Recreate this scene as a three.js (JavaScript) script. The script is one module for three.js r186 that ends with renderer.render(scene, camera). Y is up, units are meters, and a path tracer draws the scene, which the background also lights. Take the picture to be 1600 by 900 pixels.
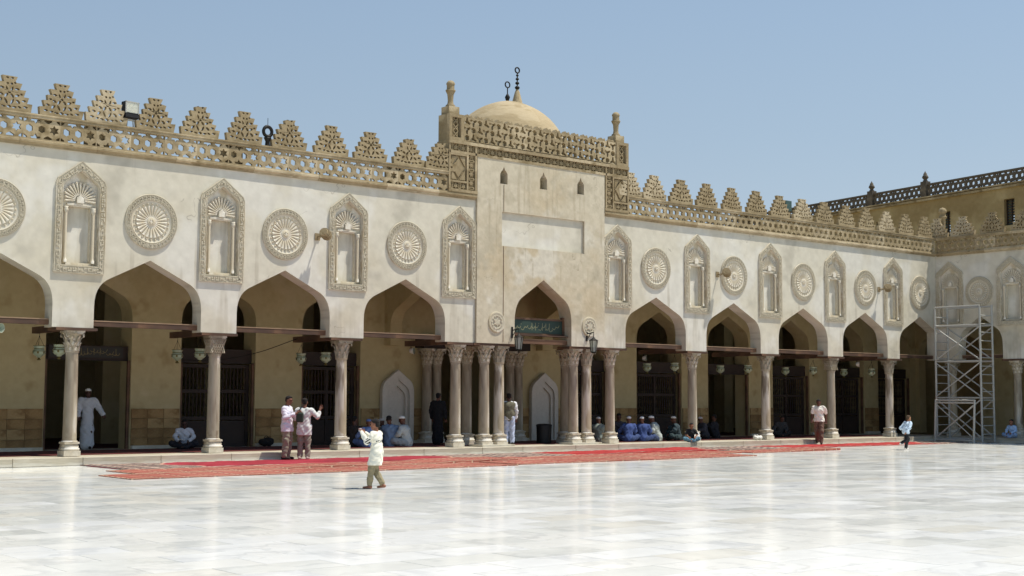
import * as THREE from 'three';
import { mergeGeometries } from 'three/addons/utils/BufferGeometryUtils.js';
import { RoundedBoxGeometry } from 'three/addons/geometries/RoundedBoxGeometry.js';

// ---------------------------------------------------------------- camera, sky, sun, exposure
const scene = new THREE.Scene();
const camera = new THREE.PerspectiveCamera(24.106, 16 / 9, 0.1, 3000);
camera.rotation.order = 'YXZ';
camera.position.set(-28.378, 1.7, 32.82);
camera.rotation.set(0.08126, -0.69092, 0.00524);

const TO_SUN = new THREE.Vector3(0.32, 1, 0.30).normalize();
function skyTexture() {
  const w = 512, h = 256, d = new Float32Array(w * h * 4);
  const lin = (c) => c.map((v) => Math.pow(v / 255, 2.2));
  const stops = [[0, lin([180, 198, 210])], [7, lin([171, 191, 209])], [11, lin([161, 184, 207])], [16, lin([152, 177, 205])], [45, lin([96, 131, 176])], [90, lin([62, 98, 150])]];
  for (let j = 0; j < h; j++) {
    const el = ((j + 0.5) / h - 0.5) * 180;
    let c;
    if (el <= 0) c = stops[0][1];
    else for (let k = 0; k < stops.length - 1; k++) if (el >= stops[k][0] && el <= stops[k + 1][0]) {
      const t = (el - stops[k][0]) / (stops[k + 1][0] - stops[k][0]);
      c = stops[k][1].map((v, i) => v + (stops[k + 1][1][i] - v) * t);
    }
    for (let i = 0; i < w; i++) {
      const az = ((i + 0.5) / w - 0.5) * Math.PI * 2, e = el * Math.PI / 180;
      const x = Math.cos(e) * Math.cos(az), z = Math.cos(e) * Math.sin(az), y = Math.sin(e);
      const cs = Math.max(0, x * TO_SUN.x + y * TO_SUN.y + z * TO_SUN.z);
      const g = (1 + 0.5 * Math.pow(cs, 6)) * (1 + 0.18 * (x * TO_SUN.x + z * TO_SUN.z) / Math.hypot(TO_SUN.x, TO_SUN.z));
      const o = (j * w + i) * 4;
      for (let k = 0; k < 3; k++) d[o + k] = c[k] * g * [.9, .89, .875][k];
      d[o + 3] = 1;
    }
  }
  const t = new THREE.DataTexture(d, w, h, THREE.RGBAFormat, THREE.FloatType);
  t.mapping = THREE.EquirectangularReflectionMapping; t.magFilter = THREE.LinearFilter; t.minFilter = THREE.LinearFilter;
  t.needsUpdate = true;
  return t;
}
const sky = skyTexture();
scene.background = sky; scene.environment = sky;
const sun = new THREE.DirectionalLight(new THREE.Color(1, 0.94, 0.83), 4.4);
sun.target.position.set(0, 0, 8); sun.position.copy(TO_SUN).multiplyScalar(90).add(sun.target.position);
sun.castShadow = true; sun.shadow.mapSize.set(4096, 4096);
Object.assign(sun.shadow.camera, { left: -45, right: 45, top: 45, bottom: -45, near: 1, far: 200 });
scene.add(sun, sun.target);
const renderer = new THREE.WebGLRenderer({ antialias: true });
renderer.toneMapping = THREE.LinearToneMapping;
renderer.toneMappingExposure = 1.18;
renderer.shadowMap.enabled = true;

// ---------------------------------------------------------------- helpers
function mulberry(a) { return () => { a |= 0; a = a + 0x6D2B79F5 | 0; let t = Math.imul(a ^ a >>> 15, 1 | a); t = t + Math.imul(t ^ t >>> 7, 61 | t) ^ t; return ((t ^ t >>> 14) >>> 0) / 4294967296; }; }
const R = mulberry(7);
const rr = (a, b) => a + (b - a) * R();
const V = (x, y, z) => new THREE.Vector3(x, y, z);
const taken = {};
function numbered(n) { const k = taken[n] = (taken[n] ?? -1) + 1; return k ? n + '_' + String(k).padStart(3, '0') : n; }
function flat(o) { o.castShadow = true; o.receiveShadow = true; return o; }
function part(name, geo, mat, parent, pos, rot) {
  const m = flat(new THREE.Mesh(geo, mat)); m.name = name; parent.add(m);
  if (pos) m.position.set(...pos); if (rot) m.rotation.set(...rot);
  return m;
}
function thing(name, label, category, pos = [0, 0, 0], turn = 0, group) {
  const g = new THREE.Group(); g.name = numbered(name); g.position.set(...pos); g.rotation.y = turn;
  g.userData = { label, category }; if (group) g.userData.group = group;
  scene.add(g); return g;
}
function single(name, geo, mat, label, category, pos, turn = 0, group) {
  const m = flat(new THREE.Mesh(geo, mat)); m.name = numbered(name); m.userData = { label, category };
  if (group) m.userData.group = group; if (pos) m.position.set(...pos); m.rotation.y = turn; scene.add(m); return m;
}
function struct(name, geo, mat, pos) { const m = flat(geo ? new THREE.Mesh(geo, mat) : new THREE.Group()); m.name = name; m.userData.kind = 'structure'; if (pos) m.position.set(...pos); scene.add(m); return m; }
function G(g) { // plain non-indexed position/normal/uv for merging
  const n = g.index ? g.toNonIndexed() : g;
  for (const k of Object.keys(n.attributes)) if (!['position', 'normal', 'uv'].includes(k)) n.deleteAttribute(k);
  n.morphAttributes = {};
  return n;
}
const M = (list) => mergeGeometries(list.map(G), false);
function box(w, h, d, x = 0, y = 0, z = 0, rx = 0, ry = 0, rz = 0) { // uv in metres
  const g = new THREE.BoxGeometry(w, h, d), u = g.attributes.uv, n = g.attributes.normal;
  for (let i = 0; i < u.count; i++) {
    const nx = Math.abs(n.getX(i)), ny = Math.abs(n.getY(i));
    u.setXY(i, u.getX(i) * (nx > .5 ? d : w) + x, u.getY(i) * (ny > .5 ? d : h) + y);
  }
  if (rx) g.rotateX(rx); if (ry) g.rotateY(ry); if (rz) g.rotateZ(rz);
  return g.translate(x, y, z);
}
const bar = (a, b, r, n = 6, r2 = r) => { // round bar between two points
  const d = new THREE.Vector3().subVectors(b, a), g = new THREE.CylinderGeometry(r2, r, d.length(), n);
  g.applyQuaternion(new THREE.Quaternion().setFromUnitVectors(V(0, 1, 0), d.clone().normalize()));
  return g.translate((a.x + b.x) / 2, (a.y + b.y) / 2, (a.z + b.z) / 2);
};
const lathe = (pts, n = 20) => new THREE.LatheGeometry(pts.map((p) => new THREE.Vector2(...p)), n);
const ext = (shape, depth, z0 = 0, bevel = 0) => {
  const g = new THREE.ExtrudeGeometry(shape, bevel ? { depth: depth - 2 * bevel, bevelEnabled: true, bevelThickness: bevel, bevelSize: bevel, bevelOffset: -bevel, bevelSegments: 1, curveSegments: 8 } : { depth, bevelEnabled: false, curveSegments: 10 });
  return g.translate(0, 0, z0 + bevel);
};
const poly = (pts) => new THREE.Shape(pts.map((p) => new THREE.Vector2(p[0], p[1])));
const path = (pts) => new THREE.Path(pts.map((p) => new THREE.Vector2(p[0], p[1])));

// value noise, tileable
function noise2(seed, per) {
  const r = mulberry(seed), t = new Float32Array(per * per); for (let i = 0; i < t.length; i++) t[i] = r();
  return (x, y) => {
    const xf = Math.floor(x), yf = Math.floor(y); let fx = x - xf, fy = y - yf; fx = fx * fx * (3 - 2 * fx); fy = fy * fy * (3 - 2 * fy);
    const m = (a) => ((a % per) + per) % per, x0 = m(xf), x1 = m(xf + 1), y0 = m(yf) * per, y1 = m(yf + 1) * per;
    return (t[y0 + x0] * (1 - fx) + t[y0 + x1] * fx) * (1 - fy) + (t[y1 + x0] * (1 - fx) + t[y1 + x1] * fx) * fy;
  };
}
function fbm(seed, base, oct) {
  const ns = []; for (let i = 0; i < oct; i++) ns.push(noise2(seed + i * 13, base << i));
  return (u, v) => { let s = 0, a = .5, t = 0; for (let i = 0; i < oct; i++) { s += a * ns[i](u * (base << i), v * (base << i)); t += a; a *= .55; } return s / t; };
}
function tex(w, h, fn, srgb = true, rep) {
  const d = new Uint8Array(w * h * 4);
  for (let j = 0; j < h; j++) for (let i = 0; i < w; i++) {
    const c = fn(i / w, j / h), o = (j * w + i) * 4;
    for (let k = 0; k < 3; k++) d[o + k] = Math.max(0, Math.min(255, Array.isArray(c) ? c[k] : c)); d[o + 3] = 255;
  }
  const t = new THREE.DataTexture(d, w, h); t.wrapS = t.wrapT = THREE.RepeatWrapping; t.magFilter = THREE.LinearFilter; t.minFilter = THREE.LinearMipmapLinearFilter;
  t.generateMipmaps = true; if (srgb) t.colorSpace = THREE.SRGBColorSpace; if (rep) t.repeat.set(...rep); t.needsUpdate = true; return t;
}
const mix = (a, b, t) => a.map((v, i) => v + (b[i] - v) * t);
const sstep = (a, b, x) => { x = Math.max(0, Math.min(1, (x - a) / (b - a))); return x * x * (3 - 2 * x); };

// ---------------------------------------------------------------- materials
function mottled(seed, base, spots, o = {}) { // base colour with patches of other tints and fine grain
  const S = o.size ?? 6, f1 = fbm(seed, 2, 5), f2 = fbm(seed + 50, 5, 5), f3 = fbm(seed + 90, 40, 3), f4 = fbm(seed + 130, 8, 4), fd = fbm(seed + 170, 8, 4);
  const t = tex(o.px ?? 768, o.px ?? 768, (u, v) => {
    let c = base;
    spots.forEach(([col, lo, hi], k) => { const n = [f1, f2, f4][k % 3](u + k * .37, v + k * .21); c = mix(c, col, sstep(lo, hi, n)); });
    if (o.drip) { c = mix(c, o.drip, .55 * sstep(.6, .76, fd(u * 5, v * .35)) * sstep(.4, .6, f1(v, u))); if (Math.abs(f2(u + .13, v + .4) - .5) < .0025 && f4(u, v) > .6) c = mix(c, o.drip.map((q) => q * .85), .5); }
    const g = (f3(u, v) - .5) * (o.grain ?? 26);
    return c.map((x) => x + g);
  }, true, [1 / S, 1 / S]);
  const b = tex(512, 512, (u, v) => 255 * (.5 * f4(u, v) + .5 * f3(u, v)), false, [1 / S, 1 / S]);
  return new THREE.MeshStandardMaterial({ map: t, bumpMap: b, bumpScale: o.bump ?? .012, roughness: o.rough ?? .9 });
}
const plaster = mottled(11, [198, 192, 174], [[[187, 177, 152], .52, .78], [[205, 201, 188], .52, .68], [[181, 175, 158], .6, .78]], { size: 9, grain: 20, drip: [168, 160, 142], px: 1024 });
const porchPlaster = mottled(31, [189, 179, 156], [[[181, 166, 137], .48, .74], [[197, 190, 172], .52, .68], [[175, 165, 142], .58, .76]], { size: 6, grain: 24, drip: [166, 154, 130] });
const carvedPlaster = mottled(35, [184, 175, 153], [[[176, 162, 134], .45, .7], [[208, 200, 182], .55, .7]], { size: 3, grain: 30, px: 512, bump: .006 });
const rosePlaster = mottled(36, [202, 195, 177], [[[196, 184, 158], .45, .7], [[220, 214, 200], .55, .7]], { size: 3, grain: 22, px: 512, bump: .005 });
const sandTones = [[162, 146, 114], [156, 140, 108], [164, 149, 119]].map((b, k) => mottled(41 + 200 * k, b, [[b.map((v, i) => v - [20, 20, 19][i]), .45, .68], [b.map((v) => v + 14), .55, .7], [b.map((v) => v - 36), .62, .78]], { size: 4, grain: 28, px: 512 }));
const sandstone = sandTones[0];
const domeStone = mottled(45, [172, 154, 120], [[[164, 146, 111], .42, .62], [[178, 161, 128], .52, .66], [[160, 142, 108], .6, .74]], { size: .6, grain: 14 });
const darkStone = mottled(47, [92, 84, 72], [[[70, 64, 56], .45, .7], [[112, 102, 86], .55, .7]], { size: 3, grain: 20, px: 256 });
const creamWall = mottled(51, [178, 163, 122], [[[168, 152, 110], .46, .72], [[186, 172, 134], .52, .7], [[158, 140, 98], .66, .84]], { size: 6, grain: 12 });
const ochreWall = mottled(55, [162, 144, 103], [[[146, 126, 86], .45, .7], [[172, 154, 114], .55, .72]], { size: 7, grain: 16 });
const columnMarble = [0, 1, 2].map((k) => mottled(61 + k * 7, [[174, 164, 140], [158, 150, 130], [166, 154, 128]][k], [[[150, 138, 118], .44, .68], [[196, 188, 172], .55, .7], [[132, 120, 102], .6, .76]], { size: 2.2, grain: 26, px: 384, bump: .003, rough: .6 }));
const baseMarble = mottled(83, [206, 198, 180], [[[184, 172, 148], .45, .7], [[216, 211, 200], .55, .7]], { size: 2, grain: 26, px: 384, bump: .004, rough: .7 });
const stepStone = mottled(85, [180, 171, 150], [[[156, 146, 122], .45, .7], [[196, 190, 174], .55, .7]], { size: 4, grain: 26, bump: .004, rough: .7 });
const mihrabMarble = mottled(87, [196, 190, 178], [[[176, 168, 152], .45, .7]], { size: 3, grain: 16, px: 384, bump: .002, rough: .5 });
const dadoStone = [0, 1, 2].map((k) => mottled(91 + k, [[156, 126, 82], [146, 116, 74], [166, 138, 94]][k], [[[128, 100, 62], .45, .7]], { size: 2, grain: 22, px: 256, bump: .004 }));
function woodMat(seed, a, b, rough = .75) {
  const f = fbm(seed, 4, 5);
  return new THREE.MeshStandardMaterial({ map: tex(256, 256, (u, v) => mix(a, b, sstep(.3, .7, f(u * .3, v) * .6 + .4 * f(u, v))), true, [.7, .7]), roughness: rough });
}
const wood = woodMat(101, [106, 78, 56], [68, 49, 37]);
const darkWood = woodMat(103, [52, 38, 30], [34, 25, 20]);
const greyWood = woodMat(105, [150, 126, 100], [116, 92, 70]);
const std = (hex, rough = .8, metal = 0) => new THREE.MeshStandardMaterial({ color: hex, roughness: rough, metalness: metal });
const iron = std(0x24221f, .55, .6), steel = std(0xa3a39c, .6, .1), blackMetal = std(0x1b1c1d, .6, .3);
const mortar = std(0x8f8b82, .95), white = std(0xe6e3da, .6);
const lampGlass = new THREE.MeshPhysicalMaterial({ color: 0xc9d6bd, roughness: .35, transmission: .5, thickness: 0 });
const clearGlass = new THREE.MeshPhysicalMaterial({ color: 0xdfe6e2, roughness: .08, transmission: 1, thickness: 0 });
const brass = std(0x6d6238, .5, .6);

// ---------------------------------------------------------------- ground and courtyard paving
struct('ground', new THREE.PlaneGeometry(1600, 1600).rotateX(-Math.PI / 2), mottled(3, [170, 156, 128], [[[150, 134, 106], .4, .7]], { size: 30, px: 256 }), [0, -.12, 0]);
{
  const yard = struct('courtyard_floor', new THREE.PlaneGeometry(62, 44).rotateX(-Math.PI / 2), mortar, [-8.9, -.008, 22.3]);
  const f1 = fbm(201, 3, 6), f2 = fbm(231, 6, 5), f3 = fbm(251, 24, 3);
  const vein = tex(1024, 1024, (u, v) => {
    const w = f2(u, v), n = Math.abs(f1(u * 1 + (w - .5) * .25, v) - .5), n2 = Math.abs(f2(u + .3, v + (f1(u, v) - .5) * .3) - .5);
    let c = [247, 247, 243];
    c = mix(c, [226, 227, 225], .8 * (1 - sstep(0, .05, n)));
    c = mix(c, [234, 234, 230], 1 - sstep(0, .03, n2));
    c = mix(c, [237, 237, 233], sstep(.45, .7, w));
    return c.map((x) => x + (f3(u, v) - .5) * 10);
  });
  vein.repeat.set(1 / 5, 1 / 5);
  const rmap = tex(512, 512, (u, v) => 255 * (.36 + .5 * (f2(u, v) - .5) + .3 * (f1(u, v) - .5)), false); rmap.repeat.set(1 / 5, 1 / 5);
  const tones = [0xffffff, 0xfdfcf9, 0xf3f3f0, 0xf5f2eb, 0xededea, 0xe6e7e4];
  const mats = tones.map((c) => new THREE.MeshPhysicalMaterial({ map: vein, color: c, specularIntensity: .24, roughness: .4, roughnessMap: rmap }));
  const vmat = new THREE.MeshPhysicalMaterial({ map: vein, vertexColors: true, specularIntensity: .24, roughness: .4, roughnessMap: rmap });
  const SW = 1.22, SD = .62, gap = .008;
  const variants = [];
  const slabGeo = (ou, ov, turn) => { const g = new THREE.BoxGeometry(SW - gap, .03, SD - gap).translate(0, -.015, 0), u = g.attributes.uv; for (let i = 0; i < u.count; i++) { const a = u.getX(i) * SW, b = u.getY(i) * SD; u.setXY(i, ou + (turn ? b : a), ov + (turn ? a : b)); } return g; };
  for (let k = 0; k < 16; k++) variants.push(slabGeo(rr(0, 5), rr(0, 5), R() < .5));
  const near = [], rest = [], cam = camera.position;
  const fx = Math.sin(.69092), fz = -Math.cos(.69092);
  for (let j = 0; j * SD < 43; j++) for (let i = -26; i < 26; i++) {
    const x = -8 + (i + (j % 2) * .5) * SW, z = .66 + SD / 2 + j * SD;
    if (x > 22.4 - .6 || x < -39) continue;
    const dx = x - cam.x, dz = z - cam.z, dep = dx * fx + dz * fz, lat = dx * -fz + dz * fx;
    const seen = dep > 14 && Math.abs(lat / dep) < .41;
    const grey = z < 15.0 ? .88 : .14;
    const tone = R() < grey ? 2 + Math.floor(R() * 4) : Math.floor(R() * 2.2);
    (seen ? near : rest).push({ x, z, dep: seen ? dep : 999, tone });
  }
  near.sort((a, b) => a.dep - b.dep);
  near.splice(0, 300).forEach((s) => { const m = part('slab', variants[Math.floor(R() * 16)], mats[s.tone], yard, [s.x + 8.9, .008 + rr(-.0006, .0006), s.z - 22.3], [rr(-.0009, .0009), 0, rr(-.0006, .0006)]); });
  const all = near.concat(rest).map((s) => {
    const g = G(slabGeo(rr(0, 5), rr(0, 5), R() < .5)); g.rotateX(rr(-.0009, .0009)); g.rotateZ(rr(-.0006, .0006)); g.translate(s.x + 8.9, .008 + rr(-.0006, .0006), s.z - 22.3);
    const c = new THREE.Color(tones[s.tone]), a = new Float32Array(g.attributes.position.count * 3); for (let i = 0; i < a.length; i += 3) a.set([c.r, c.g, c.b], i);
    g.setAttribute('color', new THREE.BufferAttribute(a, 3)); return g;
  });
  const far = part('far_slabs', mergeGeometries(all, false), vmat, yard); far.userData.kind = 'stuff';
}
// raised floor of the portico with its stone kerb
{
  const plat = struct('portico_platform', M([box(49, .19, 15, -.5, .095, -7.18), box(12, .19, 13.3, 28.1, .095, 6.97)]), stepStone);
  let x = -25; while (x < 22) { const w = Math.min(rr(1.5, 2.3), 22.1 - x); if (w < .3) break; part('kerb_stone', new RoundedBoxGeometry(w - .008, .2, .34, 1, .012).translate(w / 2, 0, 0), stepStone, plat, [x, .102, .49]); x += w; }
  let z = .7; while (z < 13) { const w = rr(1.5, 2.3); part('kerb_stone', new RoundedBoxGeometry(.34, .2, w - .008, 1, .012).translate(0, 0, w / 2), stepStone, plat, [22.0, .102, z]); z += w; }
}

// ---------------------------------------------------------------- arcade pieces
function keel(cx, hw, y0, ys, ya, n = 7) { // left foot up over the point and down to the right foot
  const right = []; const sx = hw * .72, sy = ya - (ya - ys) * .42;
  right.push([hw, y0], [hw, ys]);
  for (let i = 1; i <= n; i++) { const t = i / n, a = (1 - t) * (1 - t), b = 2 * t * (1 - t), c = t * t; right.push([a * hw + b * hw + c * sx, a * ys + b * (sy - (hw - sx) * .02 - .14 * (ya - ys)) + c * sy]); }
  const left = right.map((p) => [-p[0], p[1]]);
  return [...left, [0, ya], ...right.reverse()].map((p) => [p[0] + cx, p[1]]);
}
const APEX = 5.2, IMP = 3.39;
const nichePts = (hw, b, s, a) => [[-hw, b], [-hw, s], [-hw * .93, s + (a - s) * .2], [0, a], [hw * .93, s + (a - s) * .2], [hw, s], [hw, b]];

// carved borders: raised strokes on a band, following a line
function strokes(pts, width, z, step, rnd, h = .026) {
  const out = [];
  for (let i = 0; i < pts.length - 1; i++) {
    const [x0, y0] = pts[i], [x1, y1] = pts[i + 1], L = Math.hypot(x1 - x0, y1 - y0), a = Math.atan2(y1 - y0, x1 - x0), n = Math.max(1, Math.round(L / step));
    for (let k = 0; k < n; k++) {
      const t = (k + .5) / n, cx = x0 + (x1 - x0) * t, cy = y0 + (y1 - y0) * t, s = L / n;
      const q = 1 + Math.floor(rnd() * 4), add = (u, v, w, hh, r = 0) => { const g = box(w, hh, h, 0, 0, 0, 0, 0, r); g.translate(u, v, 0); g.rotateZ(a); g.translate(cx, cy, z + h / 2); out.push(g); };
      const W = width;
      if (q === 1) { add(0, 0, .03, W * .85); add(s * .25, W * .25, s * .5, .03); add(-s * .3, -W * .28, s * .4, .03); }
      else if (q === 2) { add(0, W * .28, s * .8, .03); add(-s * .2, -.1 * W, .03, W * .6); add(s * .25, -W * .2, s * .35, .028, .5); }
      else if (q === 3) { add(0, -W * .3, s * .9, .03); add(s * .1, .05 * W, .032, W * .55, .35); add(-s * .3, W * .2, .024, .03, .6); }
      else { add(0, 0, .034, .05, .7); add(s * .3, 0, .03, W * .75); add(-s * .32, W * .1, .018, W * .5, -.4); }
    }
  }
  return out;
}
const nicheSet = (() => { // y runs from 0 at the panel's bottom; origin at bottom centre of the wall face
  const hw = .65, H = 2.83, sh = 2.25, r = mulberry(5);
  const outer = nichePts(hw, 0, sh, H), inner = nichePts(.475, .185, 2.16, 2.6);
  const s = poly(outer); s.holes.push(path(inner));
  const ring = [ext(s, .11, -.06, .008)];
  const lip = (a, w, z, d) => { const o = poly(a), c = a.map(([x, y]) => [x * (1 - w / .55), 1.3 + (y - 1.3) * (1 - w / 1.3)]); o.holes.push(path(c)); return ext(o, d, z); };
  ring.push(lip(outer, .016, .048, .014), lip(nichePts(.495, .165, 2.17, 2.625), .016, .048, .014));
  const mid = nichePts(.565, .09, 2.2, 2.71); mid.push(mid[0]);
  ring.push(...strokes(mid, .13, .046, .125, r));
  const frame = M(ring);
  const s2 = poly(nichePts(.49, .17, 2.17, 2.61)); s2.holes.push(path([[-.3, .26], [.3, .26], [.3, 1.68], [-.3, 1.68]]));
  const plate = M([ext(s2, .5, -.55), box(.64, .05, .07, 0, 1.735, -.035), box(.66, .06, .06, 0, .235, -.03)]);
  const back = box(.7, 1.6, .1, 0, .97, -.25);
  const col = lathe([[.055, 0], [.055, .06], [.04, .09], [.036, .12], [.036, 1.24], [.045, 1.26], [.06, 1.3], [.062, 1.33], [.05, 1.37], [.06, 1.4], [.001, 1.41]], 10).translate(0, .265, -.005);
  const rays = [];
  for (let k = 0; k < 15; k++) { // fan of flutes in the hood
    const a = -.06 + (Math.PI + .12) * k / 14, L = k < 2 || k > 12 ? .25 : .27 + .05 * Math.sin(a), g = new THREE.CylinderGeometry(.03, .012, L, 6, 1).scale(1, 1, .8);
    g.translate(0, .13 + L / 2, 0).rotateZ(a - Math.PI / 2).translate(0, 1.84, -.045); rays.push(g);
    rays.push(new THREE.SphereGeometry(.03, 6, 5).translate(Math.cos(a) * (.13 + L), 1.84 + Math.sin(a) * (.13 + L), -.04));
  }
  rays.push(ext(poly([[-.09, 1.77], [-.09, 1.9], [0, 1.97], [.09, 1.9], [.09, 1.77]]), .05, -.05));
  return { frame, plate, back, col, fan: M(rays) };
})();
const roundelSet = (() => {
  const r = mulberry(9), o = new THREE.Shape().absarc(0, 0, .72, 0, Math.PI * 2), h = new THREE.Path().absarc(0, 0, .555, 0, Math.PI * 2); o.holes.push(h);
  const ring = [new THREE.ExtrudeGeometry(o, { depth: .03, bevelEnabled: true, bevelThickness: .008, bevelSize: .008, bevelOffset: -.008, bevelSegments: 1, curveSegments: 28 }).translate(0, 0, .008)];
  const circ = []; for (let k = 0; k <= 36; k++) circ.push([Math.cos(k / 36 * 2 * Math.PI) * .63, Math.sin(k / 36 * 2 * Math.PI) * .63]);
  for (const q of [.705, .56]) ring.push(new THREE.TorusGeometry(q, .012, 4, 48).translate(0, 0, .046));
  for (let k = 0; k < 36; k++) for (const s of [-1, 1]) { const a = (k + .5) / 36 * 2 * Math.PI; ring.push(box(.026, .12, .026, 0, 0, 0, 0, 0, s * .5).translate(0, .632, 0).rotateZ(a).translate(0, 0, .052)); if (s > 0) ring.push(box(.036, .036, .026, 0, 0, 0, 0, 0, .78).translate(.032, .645, 0).rotateZ(a).translate(0, 0, .052)); }
  const dish = [lathe([[.001, .004], [.12, .004], [.46, .012], [.53, .03], [.56, .045]], 48).rotateX(Math.PI / 2)];
  for (let k = 0; k < 24; k++) { const a = k / 24 * 2 * Math.PI, g = new THREE.CylinderGeometry(.047, .017, .3, 6, 1).scale(1, 1, .9).translate(0, .27, 0).rotateZ(a).translate(0, 0, .018); dish.push(g, new THREE.SphereGeometry(.024, 6, 5).translate(0, .475, 0).rotateZ(a).translate(0, 0, .03)); }
  const boss = M([lathe([[.001, .06], [.06, .055], [.09, .04], [.115, .045], [.125, .03], [.13, 0]], 20).rotateX(Math.PI / 2), ...[0, 1, 2, 3, 4, 5].map((k) => new THREE.SphereGeometry(.022, 6, 5).translate(.055 * Math.cos(k), .055 * Math.sin(k), .056))]);
  return { ring: M(ring), dish: M(dish), boss };
})();
const columnSet = (() => {
  const base = M([box(.56, .13, .56, 0, .065, 0), lathe([[.27, .13], [.285, .15], [.285, .19], [.25, .215], [.265, .24], [.255, .27], [.235, .3]], 4).rotateY(Math.PI / 4).scale(1.25, 1, 1.25), box(.5, .05, .5, 0, .325, 0), lathe([[.25, .34], [.262, .355], [.255, .375], [.215, .385], [.205, .4]], 20)]);
  const shaft = lathe([[.2, .39], [.197, .6], [.192, 1.4], [.18, 2.3], [.176, 2.56], [.2, 2.58], [.2, 2.62]], 20);
  const rim = () => [box(.56, .055, .56, 0, 3.09, 0), box(.5, .03, .5, 0, 3.045, 0)];
  const leaf = (a, y, h, r0, r1) => { const g = new THREE.BoxGeometry(.12, h, .03, 2, 4, 1), p = g.attributes.position; for (let i = 0; i < p.count; i++) { const t = p.getY(i) / h + .5; p.setX(i, p.getX(i) * (1.05 - .75 * t * t)); p.setZ(i, p.getZ(i) + r0 + (r1 - r0) * t * t + (t > .9 ? .02 : 0)); p.setY(i, t > .9 ? h * .42 : p.getY(i)); } g.computeVertexNormals(); return g.translate(0, y + h / 2, 0).rotateY(a); };
  const ac = [lathe([[.185, 2.61], [.19, 2.8], [.22, 2.95], [.275, 3.04]], 16), ...rim()];
  for (let k = 0; k < 8; k++) ac.push(leaf(k * Math.PI / 4, 2.62, .22, .19, .255), leaf((k + .5) * Math.PI / 4, 2.74, .26, .2, .3));
  for (let k = 0; k < 4; k++) ac.push(new THREE.TorusGeometry(.035, .018, 6, 10).rotateY(Math.PI / 4).translate(.245, 3.0, .245).rotateY(k * Math.PI / 2), new THREE.SphereGeometry(.04, 6, 5).translate(0, 3.06, .27).rotateY(k * Math.PI / 2));
  const bk = [lathe([[.2, 2.61], [.21, 2.63], [.205, 2.66], [.25, 2.86], [.275, 3.03]], 4).rotateY(Math.PI / 4).scale(1.12, 1, 1.12), ...rim()];
  for (let s = 0; s < 4; s++) for (let i = -2; i <= 2; i++) for (const d of [-1, 1]) bk.push(box(.016, .44, .02, 0, 0, 0, 0, 0, d * .5).rotateX(.17).translate(i * .075, 2.85, .235).rotateY(s * Math.PI / 2));
  return { base: base.scale(.76, 1, .76), shaft: shaft.scale(.86, 1, .86), acanthus: M(ac).scale(.84, 1, .84), basket: M(bk).scale(.84, 1, .84) };
})();
function column(parent, x, z, k = 0, y = .2) {
  const c = part('column', columnSet.shaft, columnMarble[k % 3], parent, [x, y, z], [0, 0, 0]);
  part('base', columnSet.base, baseMarble, c); part('capital', k === 1 ? columnSet.basket : columnSet.acanthus, columnMarble[(k + 2) % 3], c);
  return c;
}
// pierced parapet: hexagons and six-pointed stars on a hexagonal grid
const clipY = (pts, y, up) => { const o = []; for (let i = 0; i < pts.length; i++) { const a = pts[i], b = pts[(i + 1) % pts.length], ia = up ? a[1] >= y : a[1] <= y, ib = up ? b[1] >= y : b[1] <= y; if (ia) o.push(a); if (ia !== ib) { const t = (y - a[1]) / (b[1] - a[1]); o.push([a[0] + (b[0] - a[0]) * t, y]); } } return o; };
const hexa = (cx, cy, r) => [...Array(6)].map((_, k) => [cx + r * Math.cos(Math.PI / 6 + k * Math.PI / 3), cy + r * Math.sin(Math.PI / 6 + k * Math.PI / 3)]);
const star = (cx, cy, r) => [...Array(12)].map((_, k) => [cx + (k % 2 ? r * .58 : r) * Math.cos(Math.PI / 2 + k * Math.PI / 6), cy + (k % 2 ? r * .58 : r) * Math.sin(Math.PI / 2 + k * Math.PI / 6)]);
const S = .305, PER = 3 * S;
const parapetPanel = (() => {
  const half = .25, s = poly([[0, -half - .03], [PER, -half - .03], [PER, half + .03], [0, half + .03]]);
  for (let i = 0; i < 3; i++) s.holes.push(path(i === 2 ? star((i + .5) * S, 0, .128) : hexa((i + .5) * S, 0, .096)));
  for (const sg of [-1, 1]) for (let i = 0; i < 3; i++) { // half figures cut by the rails
    const cx = (i + 1) * S - (i === 2 ? 0 : 0); let pts = (i === 0) ? star(cx, sg * .264, .15) : hexa(cx, sg * .264, .115);
    if (i === 2) { for (const q of [0, PER]) { let h = hexa(q, sg * .264, .115); h = clipY(h, sg * half * .97, sg < 0); h = h.map((p) => [Math.max(.012, Math.min(PER - .012, p[0])), p[1]]); if (Math.max(...h.map((p) => p[0])) - Math.min(...h.map((p) => p[0])) > .03) s.holes.push(path(h)); } continue; }
    pts = clipY(pts, sg * half * .97, sg < 0); if (pts.length > 2) s.holes.push(path(pts));
  }
  return ext(s, .075, -.075);
})();
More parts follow.
